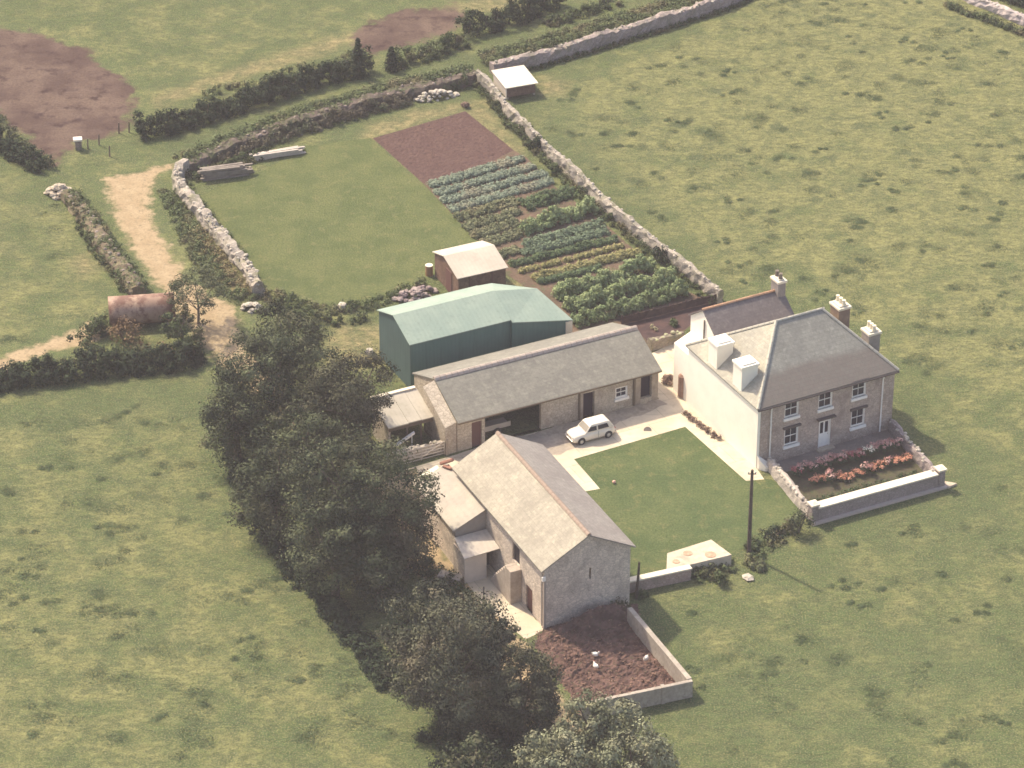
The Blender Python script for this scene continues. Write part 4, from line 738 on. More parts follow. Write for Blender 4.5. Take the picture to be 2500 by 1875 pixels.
mk('cream_verge', MB().prism([B(-2.5, 15.2, 2.9), B(-.6, 15.2, 3.8), B(-.6, 15.6, 3.8), B(-2.4, 15.9, 2.9)], [B(-2.5, 15.2, 3.05), B(-.6, 15.2, 3.95), B(-.6, 15.6, 3.95), B(-2.4, 15.9, 3.05)]), M_CREAM, a1)
mk('clay_flashing', MB().tube([B(-.45, 15.3, 4.2), B(.15, 14.6, 4.75)], .13, 6).tube([B(-.35, 15.0, 4.15), B(-.1, 14.3, 4.25)], .12, 6).tube([B(-.1, 14.8, 4.3), B(.1, 11.0, 4.28)], .05, 5), m_flat('red_clay', (.34, .17, .12), .9), a1, 'red clay flashing')
a2 = thing('small_lean_to', B(-1.3, 7.6), 'small whitish corrugated lean-to with white front beside the stone steps', 'lean-to')
mk('roof', MB().slab([B(-2.65, 6.7, 2.2), B(-.05, 6.7, 2.3), B(-.05, 8.75, 2.65), B(-2.45, 8.75, 2.6)], .06), m_sheet_metal('weathered_white_sheet', (.46, .40, .34), (.54, .48, .40), 25.5, .35), a2)
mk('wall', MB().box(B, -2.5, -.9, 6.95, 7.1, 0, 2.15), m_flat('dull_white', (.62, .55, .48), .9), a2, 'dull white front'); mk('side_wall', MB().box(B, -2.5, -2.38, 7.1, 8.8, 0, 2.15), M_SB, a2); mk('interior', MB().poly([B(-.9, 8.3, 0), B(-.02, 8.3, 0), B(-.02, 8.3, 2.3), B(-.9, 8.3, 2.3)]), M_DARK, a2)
# clutter near the lean-to
c = Z3b(930, 1075); mk('water_churn', MB().tube([c, c + Vector((0, 0, .5)), c + Vector((0, 0, .62)), c + Vector((0, 0, .75))], [.19, .19, .11, .12], 12), m_flat('galvanised', 0), None, 'dull metal milk churn by the red brown barn door', 'milk churn', bevel=.01)
c = Z3b(370, 1165); m = MB(); fr_ = Frame(c, -20); m.prism([fr_(-.7, -.35, .1), fr_(.7, -.35, .1), fr_(.7, .35, .1), fr_(-.7, .35, .1)], [fr_(-.85, -.42, .4), fr_(.85, -.42, .4), fr_(.85, .42, .4), fr_(-.85, .42, .4)]); m.box(fr_, -.5, .5, -.3, .3, 0, .1)
mk('cattle_trough', m, m_flat('grey_boards', 0), None, 'grey trough in the shade left of the small lean-to', 'trough', bevel=.03)
for (p, hgt, lab) in ((Z3b(665, 1395), 1.5, 'thin dark post standing on the concrete left of the stone barn'), (Z3b(1590, 1395), 1.4, 'thin dark post standing against the stone barn gable')):
    mk('post', MB().tube([p, p + Vector((.03, 0, hgt))], [.055, .045], 6), m_flat('dark_post', (.05, .045, .04), .9), None, lab, 'post')
# ------------------------------------------------------------------ dung pit
pA, pB_, pC = Z4b(1350, 430, 1.3), Z4b(1940, 1130, 1.3), Z4b(1090, 1310, 1.3)
PW = Frame(pB_, math.degrees(math.atan2(pA.y - pB_.y, pA.x - pB_.x))); lr = (Vector(pA) - Vector(pB_)).length; PW2 = Frame(pB_, math.degrees(math.atan2(pC.y - pB_.y, pC.x - pB_.x))); lf = (pC - pB_).length + 2.2
M_BLK = m_mottle('grey_blockwork', (.36, .31, .26), (.44, .38, .31), .8, (.31, .27, .22), 5)
mk('pit_wall', MB().box(PW, .0, lr + .8, -.02, .32, 0, 1.3), M_BLK, None, 'long grey block wall on the right side of the dung yard', 'block wall', bevel=.02)
mk('pit_wall', MB().box(PW2, 0.02, lf, .03, .3, 0, 1.25).box(PW2, 1.9, 2.15, -.03, .36, 0, 1.3), M_BLK, None, 'grey block wall closing the near end of the dung yard', 'block wall', bevel=.02)
pit = [B(0.1, -.1), B(6.9, -.1), Vector(pA), PW(.1, -.05), PW2(lf - .2, -.1), Z4b(640, 1300), Z4b(330, 900), Z4b(250, 760)]
m, P = grid_mesh(min(p.x for p in pit) - .5, max(p.x for p in pit) + .5, min(p.y for p in pit) - .5, max(p.y for p in pit) + .5, .16, lambda P: sdist(P, pit) > 0, 0)
hN = np.zeros(len(P)); ph = rng.random((26, 3)) * 6.28
for k in range(26): fx, fy = rng.normal(size=2) * (1.2 + k * .35); hN += np.sin(P[:, 0] * fx + P[:, 1] * fy + ph[k, 0]) / (1 + k * .18)
gd = np.array([(B.inv((p[0], p[1], 0))) for p in P]); ed = np.clip(sdist(P, pit) / .8, 0, 1)
hh = (.12 + .045 * hN + rng.normal(size=len(P)) * .03) * ed + 1.35 * np.exp(-((gd[:, 1] + .6) / 1.1) ** 2) * np.exp(-((gd[:, 0] - 3.6) / 2.4) ** 2) * ed
m.v = [(p[0], p[1], max(.01, float(z))) for p, z in zip(P, hh)]
mk('dung_heap', m, m_mottle('dung', (.085, .048, .042), (.17, .10, .082), 1.6, (.085, .07, .045), 6.0, .9, .15), None, 'reddish brown trodden dung and straw filling the walled yard', 'dung heap')
mk('dung_straw', Leaves().add([(x, y, z + .03) for (x, y, z) in [m.v[i] for i in rng.choice(len(m.v), 420)]], .25, 7, .16, .3, up=.8), m_leaf('rotted_straw', (.13, .075, .06), (.30, .19, .14)), None, 'straw and clods scattered over the dung', 'straw', kind='stuff')
mk('creeper', bush_leaves(Z4b(1160, 420), .95, 1.1, 10, 60, .16), M_HEDGE, None, 'dark green weeds at the right corner of the stone barn gable', 'weeds', kind='stuff')
for k, (x, y) in enumerate(((905, 905), (903, 1030), (1445, 950))):
    c = Z4b(x, y, .15); root = thing('hen', c, ('white hen at the edge of the shadow on the dung', 'white hen standing just below another hen on the dung', 'white hen near the right block wall of the dung yard')[k], 'hen', 'white hens on the dung')
    d = Vector((math.cos(k * 2.1), math.sin(k * 2.1), 0)); M_HEN = m_flat('white_feathers', (.85, .80, .72), .8)
    mk('body', MB().tube([c + d * -.26 + Vector((0, 0, .38)), c + d * -.2 + Vector((0, 0, .30)), c + d * -.05 + Vector((0, 0, .24)), c + d * .1 + Vector((0, 0, .25)), c + d * .17 + Vector((0, 0, .36)), c + d * .2 + Vector((0, 0, .44)), c + d * .27 + Vector((0, 0, .44))], [.03, .1, .16, .14, .07, .055, .015], 10), M_HEN, root, smooth=True)
    mk('comb', MB().tube([c + d * .18 + Vector((0, 0, .49)), c + d * .24 + Vector((0, 0, .52))], .02, 5), m_flat('red_comb', (.5, .06, .04)), root)
    for s_ in (-.05, .05): q = c + Vector((-d.y, d.x, 0)) * s_; mk('leg', MB().tube([q + Vector((0, 0, .16)), q - Vector((0, 0, .05))], .012, 4), m_flat('hen_leg', (.5, .35, .1)), root)
# ------------------------------------------------------------------ front boundary: retaining wall, slab, bank
w0, w1 = Z5b(115, 1290), Z5b(690, 1165); RW = Frame(w0, math.degrees(math.atan2(w1.y - w0.y, w1.x - w0.x))); rl = (w1 - w0).length
rw = thing('retaining_wall', RW(rl / 2, 0), 'pinkish brick wall with cream coping right of the stone barn gable', 'garden wall')
mk('wall', MB().box(RW, 0, rl, 0, .35, 0, .85), m_stone('pink_brickwork', (.36, .26, .22), (.43, .32, .27), (.30, .24, .20), 4, 27), rw); mk('coping', MB().box(RW, -.05, rl + .05, -.05, .5, .85, .97), M_CREAM, rw, bevel=.03)
sq = [Z5b(475, 935, .8), Z5b(870, 812, .8), Z5b(1055, 948, .8), Z5b(690, 1072, .8)]; sq = [Vector((p.x, p.y, 0)) for p in sq[:3]] + [RW(rl + .1, .505), RW(rl - 1.6, .505)]
slb = thing('concrete_slab', (sq[0] + sq[2]) / 2, 'raised cream concrete slab with two stained covers at the lawn corner', 'concrete slab')
mk('slab', MB().prism(sq, [p + Vector((0, 0, .9)) for p in sq]), M_CONC, slb)
for (x, y, r) in ((660, 925, .32), (865, 938, .38), (555, 1000, .25)):
    c = Z5b(x, y, .9); mk('inspection_cover', MB().tube([c, c + Vector((0, 0, .03))], [r, r], 12), m_mottle('rusty_cover', (.42, .27, .18), (.50, .36, .25), 3), slb)
bp = [Z5b(700, 1160), Z5b(850, 1110), Z5b(1000, 1060), Z5b(1200, 980), Z5b(1350, 850), Z5b(1500, 770), Z5b(1640, 700)]
mk('bank_grass', leafy_strip(bp, 1.7, .55, .5, .35, 45, .17, 0, 4), M_WEED, None, 'rough grass and weeds on the bank along the lower edge of the front lawn', 'weeds', kind='stuff')
def bush(p, r, h, mat, label, name='bush', k=10, n=70, size=.17, cat='bush'):
    root = thing(name, p, label, cat); mk('foliage', bush_leaves(p, r, h, k, n, size), mat, root); m = MB(); p = Vector(p)
    for _ in range(4): m.tube([p, p + Vector((random.uniform(-.5, .5) * r, random.uniform(-.5, .5) * r, h * .7))], [.05, .02], 5)
    mk('stems', m, M_BARK, root); return root
bush(Z5b(1660, 740), 1.15, 2.0, M_PINE, 'dark wind shaped shrub beside the left pillar of the garden wall', 'shrub', 14)
bush(Z5b(1430, 770), 1.0, .8, M_HEDGE_D, 'low dark shrub on the bank right of the telegraph pole', 'shrub', 12)
bush(Z5b(1250, 870), .7, .7, M_HEDGE, 'small shrub at the foot of the telegraph pole'); bush(Z5b(940, 1200), .8, .9, M_HEDGE, 'round bush below the concrete slab'); bush(Z5b(760, 1110), .7, .8, M_HEDGE, 'bush at the right end of the pinkish wall')
bush(Z5b(1290, 1060), .6, .6, M_SAGE, 'greyish bush on the slope below the telegraph pole'); bush(Z5b(850, 1080), .6, .6, M_SAGE, 'pale bush just under the concrete slab edge')
mk('boulder', MB().rock(Z5b(1205, 1150), .45, .2), M_WALLCAP, None, 'flat pale boulder in the grass below the bank', 'boulder')
bush(Z4b(1400, 250), .5, .5, M_HEDGE, 'low weeds below the left end of the pinkish wall')
# poles
def pole(base, h, lean, r, label, name='telegraph_pole', pins=True):
    b = Vector(base); t = b + Vector(lean) + Vector((0, 0, h)); root = thing(name, b, label, 'pole'); mk('pole', MB().tube([b, b.lerp(t, .5), t], [r, r * .85, r * .65], 8), m_mottle('creosoted_wood', (.075, .058, .048), (.11, .085, .07), 3), root)
    if pins:
        mk('bracket', MB().tube([b.lerp(t, .955) - Vector((.28, 0, 0)), b.lerp(t, .955) + Vector((.28, 0, 0))], .04, 6), m_mottle('creosoted_wood', 0, 0), root)
        for x in (-.24, .24): q = b.lerp(t, .955) + Vector((x, 0, .03)); mk('insulator', MB().tube([q, q + Vector((0, 0, .08)), q + Vector((0, 0, .14))], [.05, .06, .03], 8), m_flat('porcelain', (.5, .47, .42), .3), root)
pole(Z5b(1208, 945), 6.95, (-.02, -.1, 0), .15, 'tall dark telegraph pole rising from the bank below the front lawn')
pole(Z5b(200, 1330), 2.9, (.12, .0, 0), .11, 'short dark pole in front of the pinkish brick wall', 'stub_pole', False)
# low wall between the long barn and the farmhouse, fence added as shade, yard clutter
rubble_wall('yard_end_wall', [Z7(1215, 1275), Z7(1300, 1250), Z7(1480, 1200)], .8, .5, m_stone('brown_rubble', (.26, .21, .17), (.32, .27, .21), (.20, .19, .11), 3.6), 'low wall with mossy pale top between the long barn and the farmhouse', capmat=m_mottle('mossy_cap', (.36, .36, .22), (.46, .43, .29), 2))
fa, fb = Z7(1010, 1085), Z7(1745, 905)
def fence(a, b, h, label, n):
    a, b = Vector(a), Vector(b); root = thing('added_shade_fence', a, label, 'fence'); d = (b - a).normalized(); m = MB(); fr_ = Frame(a, math.degrees(math.atan2(d.y, d.x))); ln = (b - a).length
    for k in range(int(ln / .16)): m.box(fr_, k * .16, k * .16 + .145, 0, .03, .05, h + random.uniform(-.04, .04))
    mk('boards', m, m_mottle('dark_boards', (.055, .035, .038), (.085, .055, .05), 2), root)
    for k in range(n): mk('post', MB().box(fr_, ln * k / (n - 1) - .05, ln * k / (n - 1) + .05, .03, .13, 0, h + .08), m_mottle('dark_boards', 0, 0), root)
fence(fa, fb, .7, 'low dark board fence added for the shade between the vegetable rows and the farmhouse', 7)  # fence added to stand in for the dark shade between beds and house
c = Z7(1470, 1640); tk = thing('water_butt', c, 'tall narrow brown tank standing against the white side of the farmhouse', 'tank'); mk('tank', MB().tube([c + Vector((0, 0, .1)), c + Vector((0, 0, .15)), c + Vector((0, 0, 1.8)), c + Vector((0, 0, 1.95))], [.3, .33, .33, .2], 14), m_mottle('brown_tank', (.27, .155, .11), (.36, .22, .16), 2.5), tk, smooth=False); mk('plinth', MB().tube([c, c + Vector((0, 0, .1))], [.36, .36], 12), M_CONC2, tk)
bush(Z7(1370, 1530), .6, .7, m_leaf('copper_leaves', (.16, .10, .08), (.25, .17, .13)), 'brownish mauve bush on the concrete behind the brown tank', k=8)
mk('border_plants', leafy_strip([Z2b(2070, 790), Z2b(2200, 900), H(-.45, 4.2)], .5, .5, .35, .22, 40, .12, 0, 3), m_leaf('copper_leaves', 0, 0), None, 'rusty brown plants in a narrow border along the white wall', 'plants', kind='stuff')
mk('drain_cover', MB().tube([Z2b(1625, 990, .016), Z2b(1625, 990, .03)], [.3, .3], 12), M_CONC2, None, 'round drain cover in the concrete right of the car', 'drain cover')
c = Z3b(1840, 295); mk('football', MB().tube([c + Vector((0, 0, .01)), c + Vector((0, 0, .05)), c + Vector((0, 0, .13)), c + Vector((0, 0, .21)), c + Vector((0, 0, .25))], [.04, .1, .13, .1, .04], 12), m_flat('orange_pink_ball', (.75, .42, .32)), None, 'small pinkish ball lying on the front lawn', 'ball', smooth=True)
for k, (x, y) in enumerate(((1240, 1110), (1270, 1125))): bush(Z7(x, y), .28, .35, m_leaf('cream_flowers', (.32, .28, .17), (.5, .44, .28)), ('small cream flowering plant behind the low mossy wall, left one', 'small cream flowering plant behind the low mossy wall, right one')[k], 'flowering_plant', 4, 40, .1, 'flowering plant')
bush(Z7(1395, 1085), .5, .55, M_HEDGE, 'dark bush in the soil coloured as shade beside the rear wing', k=7)
# ------------------------------------------------------------------ car
CR = Frame(Z2b(940, 1060), 206.5)     # u points to the bonnet
car = thing('parked_car', CR(0, 0), 'small rounded white saloon car parked in front of the long barn', 'car'); M_CAR = m_flat('cream_white_paint', (.76, .68, .56), .25, .5)
def loft(secs):
    m = MB(); n = len(secs[0])
    for s_ in secs: m.v += [tuple(p) for p in s_]
    for k in range(len(secs) - 1):
        for q in range(n): q2 = (q + 1) % n; m.f.append((k * n + q, k * n + q2, (k + 1) * n + q2, (k + 1) * n + q))
    m.f.append(tuple(reversed(range(n)))); m.f.append(tuple((len(secs) - 1) * n + q for q in range(n))); return m
def sec(u, w_, zb, zt, crown=.06): return [CR(u, y * w_, z) for y, z in ((-.92, zb), (-1, zb + .12), (-1, (zb + zt) / 2), (-.95, zt - .1), (-.8, zt - .02), (0, zt + crown), (.8, zt - .02), (.95, zt - .1), (1, (zb + zt) / 2), (1, zb + .12), (.92, zb))]
mk('body', loft([sec(*a) for a in ((1.86, .62, .32, .55, .02), (1.78, .70, .26, .70, .03), (1.5, .755, .22, .80), (.9, .775, .2, .86), (.3, .78, .2, .88), (-.6, .78, .2, .88), (-1.2, .77, .2, .86), (-1.65, .72, .24, .80, .05), (-1.84, .62, .30, .66, .03))]), M_CAR, car, smooth=True)
def cab(u0, u1, w_, z): return [CR(u0, -w_, z), CR(u0, w_, z), CR(u1, w_, z), CR(u1, -w_, z)]
m = MB(); m.prism(cab(.82, -1.74, .71, .84), cab(.34, -1.38, .60, 1.36)); m.prism(cab(.34, -1.38, .60, 1.36), cab(.18, -1.2, .5, 1.44)); mk('roof', m, M_CAR, car, bevel=.05)
def quadp(a, b, c_, d_, name='side_window'): m = MB(); m.poly([a, b, c_, d_]); return m
gl = M_GLASS
def side(s_, ua, ub, uc, ud):  # window between bottom ua..ub and top uc..ud on side s_
    f = lambda u, t: CR(u, s_ * ((.71 + (.60 - .71) * t) + .012), .84 + .52 * t)
    return MB().poly([f(ua, .2), f(ub, .2), f(ud, .86), f(uc, .86)])
for s_ in (-1, 1):
    mk('side_window', side(s_, .62, -.18, .36, -.18), gl, car); mk('side_window', side(s_, -.3, -1.25, -.3, -1.1), gl, car)
def endw(t0, t1, ua, ub, off, wq): f = lambda t, y: CR(ua + (ub - ua) * t + off, y * (.71 + (.60 - .71) * t) * wq, .84 + .52 * t + .006); return MB().poly([f(t0, -1), f(t0, 1), f(t1, 1), f(t1, -1)])
mk('windscreen', endw(.2, .88, .82, .34, .014, .88), m_flat('pale_glass', (.30, .27, .23), .1, .8), car); mk('rear_window', endw(.25, .85, -1.74, -1.38, -.014, .85), gl, car)
for u in (1.17, -1.17):
    for s_ in (-1, 1):
        c = CR(u, s_ * .70, .28); wl = mk('wheel', MB().tube([c - CR.V * .09, c + CR.V * .09], [.28, .28], 18), m_flat('tyre_rubber', 0), car)
        mk('hubcap', MB().tube([c + CR.V * s_ * .091, c + CR.V * s_ * .105], [.15, .12], 14), m_flat('dull_chrome', (.55, .52, .48), .35, .5, .6), wl)
        mk('wheel_arch_shade', MB().tube([CR(u, s_ * .779, .30), CR(u, s_ * .785, .30)], [.335, .335], 18), m_flat('painted_arch_shadow', (.03, .03, .03), .9), car)  # black disc paints the shadow inside the wheel arch
        wl.location = wl.location + CR.V * s_ * .03
for s_ in (-1, 1): c = CR(1.79, s_ * .5, .6); mk('headlight', MB().tube([c, c + CR.U * .05], [.1, .09], 12), m_flat('lamp_glass', (.6, .58, .52), .15, .6), car)
mk('bumper', MB().box(CR, 1.87, 1.95, -.66, .66, .36, .46), m_flat('dull_chrome', 0), car, bevel=.02); mk('bumper', MB().box(CR, -1.93, -1.85, -.66, .66, .36, .46), m_flat('dull_chrome', 0), car, bevel=.02); car.scale = (.93, .93, .93)
mk('number_plate', MB().box(CR, -1.955, -1.935, -.26, .26, .47, .58), M_LINTEL, car)
for s_ in (-1, 1): c = CR(-1.845, s_ * .52, .62); mk('tail_lamp', MB().tube([c, c - CR.U * .03], [.06, .06], 8), m_flat('red_lamp', (.4, .03, .02), .3), car); mk('door_seam', MB().box(CR, -.3, -.275, s_ * .785 - .004, s_ * .785 + .004, .3, .84), M_LINTEL, car)
mk('grille', MB().box(CR, 1.80, 1.86, -.36, .36, .46, .6), M_LINTEL, car)
# ------------------------------------------------------------------ vegetables
def veg(a, b, wd, h, mat, label, size=.17, per=3, st=.45, rc=.3, n=66, sc=1.1302, hv=.4):
    per = per + 4; st = st * .7; wd = wd * 1.3
    A_, B_ = D(*a), D(*b); mk('vegetable_row', leafy_strip([A_, B_], wd, h, st, rc, n, size, 0, per, hv), mat, None, label, 'vegetable row', 'vegetable rows beside the garden wall')
V_GR = m_leaf('cabbage_leaves', (0.190, 0.231, 0.167), (0.285, 0.326, 0.231), (0.301, 0.285, 0.199)); V_OL = m_leaf('potato_leaves', (0.135, 0.151, 0.083), (0.222, 0.231, 0.123), (0.222, 0.199, 0.111)); V_DK = m_leaf('dark_bean_leaves', (0.071, 0.104, 0.056), (0.120, 0.159, 0.071)); V_PL = m_leaf('pale_pea_leaves', (0.190, 0.246, 0.111), (0.333, 0.381, 0.183)); V_TL = m_leaf('sprout_leaves', (0.122, 0.165, 0.104), (0.201, 0.250, 0.152)); V_YL = m_leaf('yellowing_leaves', (0.238, 0.231, 0.095), (0.397, 0.349, 0.159))
veg((932, 402), (1130, 344), .9, .3, V_GR, 'grey green cabbage row directly below the red dug plot', st=.4); veg((945, 420), (1155, 360), .8, .3, V_GR, 'second grey green cabbage row below the red dug plot', st=.4)
veg((958, 437), (1178, 376), .8, .3, V_GR, 'third grey green cabbage row, widest and near the wall bush'); veg((972, 455), (1195, 392), .9, .35, V_GR, 'fourth grey green cabbage row just above the olive potatoes')
veg((985, 474), (1118, 436), 1.0, .4, V_OL, 'short olive potato row touching the last cabbage row'); veg((1002, 494), (1122, 458), 1.0, .4, V_OL, 'middle one of the short olive potato rows'); veg((1020, 512), (1122, 482), 1.0, .4, V_OL, 'lowest left olive potato row beside the large lawn'); veg((1045, 530), (1128, 505), 1.0, .4, V_OL, 'short olive row above the brown shed roof corner'); veg((1075, 555), (1125, 540), .9, .35, V_OL, 'stub of olive leaves right of the brown shed')
veg((1132, 446), (1238, 416), 1.5, .8, V_DK, 'short tall dark green bean row right of the potato rows', per=5)
veg((1130, 503), (1288, 453), 1.15, 1.3, V_PL, 'broad pale pea row below the dark bean row', per=6); veg((1135, 530), (1302, 484), .9, .4, V_TL, 'blue green sprout row below the broad pale pea row', per=3); veg((1130, 550), (1312, 501), .9, .4, V_TL, 'second blue green sprout row')
veg((1106, 574), (1333, 518), .6, .45, V_DK, 'thin dark green row above the bare earth strip', per=3); veg((1120, 590), (1350, 532), .35, .12, V_YL, 'sparse beige seedling row on the bare earth strip', st=.7, per=1)
veg((1155, 603), (1380, 546), .7, .5, V_YL, 'yellowing bean row below the bare earth strip', per=4); veg((1165, 612), (1300, 580), .5, .4, V_DK, 'short dark row tucked below the yellowing beans')
veg((1203, 645), (1412, 578), 1.0, 1.35, V_PL, 'upper one of the three tall bushy pale rows by the house', per=6); veg((1222, 672), (1458, 606), 1.0, 1.3, V_PL, 'middle one of the three tall bushy pale rows by the house', per=6); veg((1243, 703), (1480, 634), 1.0, 1.3, m_leaf('green_pea_leaves', (.14, .19, .085), (.235, .28, .135)), 'lowest tall bushy green row beside the dark board fence', per=6)
# bushes on and beside the garden wall
for (x, y, r, h, mt, lab) in ((1166, 318, .9, 1.6, M_HEDGE_D, 'tall dark ivy bush on the garden wall beside the cabbage rows'), (1140, 285, .7, 1.4, M_HEDGE, 'ivy bush on the garden wall just above the tallest dark one'), (1082, 232, .6, 1.1, M_HEDGE, 'ivy clump low on the top end of the garden wall'), (1205, 372, .6, 1.1, M_HEDGE, 'ivy clump on the garden wall beside the dark bean row'), (1432, 563, .9, 1.6, M_HEDGE_D, 'broad dark ivy bush on the garden wall near the house end'), (1330, 470, .4, .9, M_HEDGE, 'small ivy tuft at the middle of the garden wall')):
    bush(D(x, y) + Vector((-.25, -.2, 0)), r, h, mt, lab, k=12)
bush(Z2(1700, 830), .5, .45, m_leaf('copper_leaves', 0, 0), 'small dark brown bush at the top corner of the dug plot', k=6)
mk('scrub', leafy_strip([Z2(1440, 700), Z2(1560, 690), Z2(1720, 660)], 1.6, 1.3, .4, .4, 55, .17, 0, 5), M_HEDGE, None, 'brownish bramble thicket at the top corner where bank and garden wall meet', 'bramble thicket')
mk('verge_weeds', leafy_strip(pd((1100, 262), (1150, 315), (1215, 390), (1270, 440)), .9, .35, .5, .3, 35, .15, 0, 3), M_WEED, None, 'weeds along the foot of the garden wall', 'weeds', kind='stuff')
mk('lawn_edge_weeds', leafy_strip(pd((590, 640), (680, 672), (760, 668), (830, 652), (880, 628), (925, 612)), 1.7, .8, .45, .38, 45, .17, 0, 4), M_WEED, None, 'leafy weeds between the large lawn and the green shed', 'weeds', kind='stuff')
mk('lawn_edge_brambles', leafy_strip(pd((570, 640), (640, 685), (720, 700), (800, 690)), 1.3, .8, .5, .38, 45, .17, 0, 3), M_HEDGE, None, 'brambles under the lower edge of the large lawn', 'brambles', kind='stuff')
mk('track_verge', leafy_strip(pd((368, 410), (388, 455), (412, 510), (450, 570), (490, 620), (535, 655)), 2.3, .55, .4, .36, 50, .15, 0, 6), M_WEED, None, 'rough verge plants between the dirt track and the broad stone wall', 'weeds', kind='stuff')
mk('track_verge_dry', leafy_strip(pd((430, 500), (470, 560), (500, 600), (540, 640)), 1.5, .6, .45, .35, 40, .14, 0, 4), M_DRYW, None, 'dry brown stalks beside the broad stone wall', 'weeds', kind='stuff')
c = D(740, 668); mk('boulder', MB().rock(c, .55, .5), M_WALLCAP, None, 'pale boulder among the weeds below the large lawn', 'boulder'); c = Z6(955, 1305); mk('boulder', MB().rock(c, .4, .4), M_WALLCAP, None, 'pale boulder at the foot of the green gable', 'boulder'); c = Z6(735, 1395); mk('boulder', MB().rock(c, .4, .25), M_WALLCAP, None, 'flat pale stone on the bare ground behind the trees', 'boulder')
# ------------------------------------------------------------------ trees
def tree(name, label, x, y, zc, r, rz, mat, k=48, n=120, size=.24, squash=.62, trunk=.22, group=None, low=-.75, rc=.30, seed=0, cat='tree', limbs=7):
    c = D(x, y, zc); base = Vector((c.x, c.y, 0)); root = thing(name, base, label, cat, group)
    C = []; R = []; nf = 3; wob = rng.uniform(0, 6.28, 3)
    for i in range(k):
        zz = 1 - (i + .5) / k * (1 - low); t = i * 2.39996 + rng.uniform(-.4, .4); q = math.sqrt(max(0, 1 - zz * zz)); s_ = rng.uniform(.7, 1.0) * (1 + .18 * math.sin(t * 2 + wob[0]) + .15 * math.sin(t * 3 + wob[1] + zz * 2))
        C.append((c.x + r * q * s_ * math.cos(t), c.y + r * q * s_ * math.sin(t), zc + rz * zz * s_)); R.append(r * rc * rng.uniform(.65, 1.25))
    C += [(c.x + rng.normal() * r * .32, c.y + rng.normal() * r * .32, zc - rz * .15 + rng.normal() * rz * .3) for _ in range(k // 5)]; R += [r * .36] * (k // 5)
    mk('crown', Leaves().add(C, R, n, size, squash), mat, root)
    m = MB(); top = zc + rz * .4; m.tube([base, base + Vector((.05, .05, zc * .5)), base + Vector((-.1, .1, top))], [trunk, trunk * .7, trunk * .2], 8)
    for i in rng.choice(len(C) - k // 5, limbs, replace=False): z0 = zc * rng.uniform(.35, .8); a = base + Vector((0, 0, z0)); e = Vector(C[i]); m.tube([a, a.lerp(e, .5) + Vector((0, 0, .15)), e], [trunk * .4, trunk * .25, .03], 5)
    mk('trunk', m, M_BARK, root); return root
TG = 'dark trees along the lane'
PINES = [(621, 748, 4.6, 2.9, 2.7, 'northernmost dark tree of the grove, nearest the dirt track and the large lawn', 0), (585, 838, 5.2, 4.0, 4.0, 'very broad dark tree filling the upper left of the grove', 0),
 (508, 905, 3.8, 2.5, 2.9, 'dark tree at the far left edge of the grove above the pasture', 0), (745, 862, 5.4, 3.2, 3.4, 'brownish tree right in front of the green gable', 1),
 (590, 1065, 3.6, 2.7, 3.0, 'low very dark tree at the left edge of the grove, halfway down', 0), (770, 1062, 6.0, 4.3, 4.2, 'largest dark tree of the grove, left of the field gate', 0),
 (668, 965, 4.0, 2.5, 2.7, 'dark tree hemmed in at the centre of the grove', 0), (722, 1185, 4.0, 2.7, 3.0, 'dark tree at the lower left of the grove', 0), (872, 1150, 3.6, 2.0, 2.5, 'dull brownish tree beside the beige lean-to roof', 1),
 (815, 1235, 2.4, 2.0, 2.0, 'lowest dark tree of the grove, added for the shadow left of the small lean-to', 0)]  # this last tree is added where shadow lies at the grove's foot
M_PINE2 = m_leaf('brownish_leaves', (0.027, 0.030, 0.019), (0.098, 0.096, 0.056), (0.083, 0.075, 0.049))
for i, (x, y, zc, r, rz, lab, b) in enumerate(PINES): tree('grove_tree', lab, x, y, zc, r, rz, M_PINE2 if b else M_PINE, k=int(12 + 5.2 * r * r), n=270, size=.18, squash=.7, group=TG, low=-.95, rc=1.08 / r, trunk=.3)
tree('large_tree', 'large round tree at the bottom centre in front of the dung yard', 972, 1415, 4.9, 4.15, 4.2, M_ELM, low=-.98, k=175, n=250, size=.18, squash=.72, trunk=.4, rc=.225, limbs=14)
tree('small_tree', 'smaller dark tree tucked against the right side of the large round tree', 1128, 1488, 3.6, 2.7, 2.7, M_PINE2, k=80, n=190, size=.18, rc=.28)
tree('small_tree', 'small tree reaching over the concrete at the upper right of the large round tree', 1075, 1370, 3.6, 1.2, 1.3, M_ELM, k=20, n=90, size=.22)
M_PALE = m_leaf('pale_sallow_leaves', (.12, .13, .075), (.30, .31, .19), (.25, .24, .15))
tree('small_tree', 'pale tree with its top over the near dung yard wall at the bottom', 1288, 1575, 3.6, 2.1, 2.1, M_PALE, k=50, n=150, size=.2)
tree('small_tree', 'pale tree at the bottom edge left of the pair below the dung yard', 1205, 1655, 3.4, 2.3, 2.1, M_PALE, k=52, n=150, size=.2)
tree('small_tree', 'pale spreading tree at the bottom edge, rightmost below the dung yard', 1365, 1650, 2.9, 3.0, 2.3, M_PALE, k=70, n=150, size=.2)
tree('small_tree', 'dark tree added in the ground shadow at the bottom edge below the large round tree', 1010, 1690, 3.2, 2.8, 2.4, M_PINE, k=40, n=110, size=.24)  # low tree added to darken the shadow under the large tree
tree('track_tree', 'thin sparse tree with dark trunk standing on the dirt track edge', 425, 625, 3.0, 2.5, 1.0, M_SAGE, k=64, n=80, size=.14, trunk=.12, low=-.6, rc=.22)
tree('track_tree', 'feathery tree just right of the rusty barrel shaped tank', 392, 705, 1.7, 1.5, 1.7, M_HEDGE, k=30, n=70, size=.18, trunk=.12)
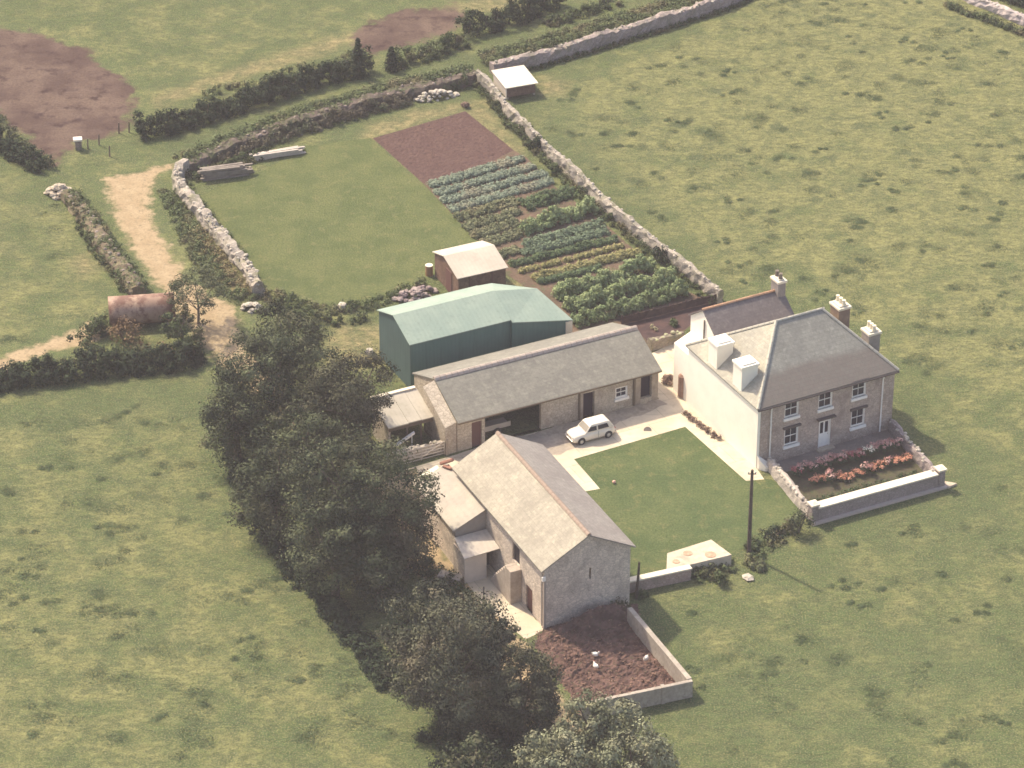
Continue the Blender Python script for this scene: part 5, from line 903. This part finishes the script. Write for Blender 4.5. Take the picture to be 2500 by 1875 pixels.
mk('undergrowth', leafy_strip(pd((540, 1110), (600, 1180), (690, 1290), (780, 1390), (850, 1480)), 2.2, .7, .6, .5, 60, .22, 0, 4), M_HEDGE_D, None, 'dark undergrowth added for the tree shadow along the lower left edge of the grove', 'undergrowth', kind='stuff')  # leaf strip stands in for the trees' shadow on the grass
mk('undergrowth', leafy_strip(pd((900, 1210), (960, 1260), (1010, 1310)), 2.0, 1.0, .5, .45, 50, .2, 0, 4), M_HEDGE, None, 'brownish undergrowth between the small lean-to and the large round tree', 'undergrowth', kind='stuff')
mk('undergrowth', leafy_strip(pd((980, 1600), (1060, 1600), (1150, 1560), (1180, 1520)), 2.4, 1.2, .5, .5, 60, .22, 0, 4), M_HEDGE_D, None, 'dark undergrowth added for the ground shadow below the large round tree', 'undergrowth', kind='stuff')  # dark leaves added to cover grass where the tree's shadow lies
# ------------------------------------------------------------------ rank tussocks in the pasture
C = []; polys = [(RIGHT_FIELD, 260), (LOWER_FIELD, 130), (LOW_RIGHT, 55), (LEFT_FIELD, 10)]
for poly, n in polys:
    P = np.array([(p.x, p.y) for p in poly]); mn, mx = P.min(0), P.max(0); mx = np.minimum(mx, [52, 74]); mn = np.maximum(mn, [-52, -52]); q = rng.uniform(mn, mx, (n * 3, 2)); q = q[sdist(q, poly) > .6][:n]
    for (x, y) in q:
        s_ = rng.uniform(.45, 1.4)
        for _ in range(rng.integers(1, 4)): C.append((x + rng.normal() * s_ * .8, y + rng.normal() * s_ * .45, .06, s_ * rng.uniform(.5, 1)))
C = np.array(C); mk('grass_tussocks', Leaves().add(C[:, :3], C[:, 3], 120, .1, .16, up=1.6), m_leaf('tussock_blades', (.056, .078, .036), (.085, .11, .05)), None, 'dark rank tussocks of grass scattered over the pasture', 'grass tussocks', kind='stuff')

mk('corner_brambles', leafy_strip(pd((410, 385), (455, 372), (520, 355), (580, 330)), 1.6, .9, .4, .38, 50, .17, 0, 4), M_HEDGE, None, 'brambles around the timber in the corner of the large lawn', 'brambles', kind='stuff')
mk('undergrowth', leafy_strip(pd((930, 1580), (1010, 1610), (1080, 1640), (1120, 1590)), 4.0, .9, .5, .5, 55, .22, 0, 7), M_HEDGE_D, None, 'dark undergrowth filling in the ground shadow at the bottom edge under the trees', 'undergrowth', kind='stuff')  # more dark leaves added as the ground shadow of the trees
bush(Z5(960, 1215), 1.5, 2.0, m_leaf('bracken', 0, 0), 'large rusty brown bush in front of the left half of the rusty tank', k=16)
bush(Z5(760, 1150), 1.0, 1.7, M_HEDGE, 'dark green bush at the left corner of the rusty barrel shaped tank', k=12)
mk('undergrowth', leafy_strip(pd((500, 970), (530, 1070), (600, 1170), (685, 1270), (770, 1390), (840, 1490)), 1.5, .9, .5, .5, 60, .2, 0, 5), M_HEDGE_D, None, 'deep green thicket added for the shadow under the left side of the grove', 'thicket', kind='stuff')  # leaves added to draw the shadow band beside the grove
mk('wall_foot_growth', leafy_strip([p + Vector((-.55, -.3, 0)) for p in p_e], .9, .7, .6, .32, 45, .15, 0, 3), M_HEDGE, None, 'patchy nettles and ivy along the garden side of the long rubble wall', 'nettles', kind='stuff')
mk('wall_foot_growth', leafy_strip([p + Vector((.8, .1, 0)) for p in p_f[2:]], .8, .35, .6, .28, 35, .14, 0, 3), M_WEED, None, 'low weeds on the lawn side of the broad tumbledown wall', 'weeds', kind='stuff')
# ------------------------------------------------------------------ haze
hz_ = MB(); hz_.prism([Vector((a, b, -1)) for a, b in ((-620, -620), (620, -620), (620, 620), (-620, 620))], [Vector((a, b, 128)) for a, b in ((-620, -620), (620, -620), (620, 620), (-620, 620))])
hm = bpy.data.materials.new('haze_air'); hm.use_nodes = True; ht = hm.node_tree; ht.nodes.clear(); ho = ht.nodes.new('ShaderNodeOutputMaterial'); hv_ = ht.nodes.new('ShaderNodeVolumePrincipled')
hv_.inputs['Color'].default_value = (.92, .84, .86, 1); hv_.inputs['Density'].default_value = .00028; hv_.inputs['Anisotropy'].default_value = 0; ht.links.new(hv_.outputs[0], ho.inputs['Volume'])
mk('haze', hz_, hm, None, 'thin pale summer haze over the whole farm', 'haze', kind='stuff')
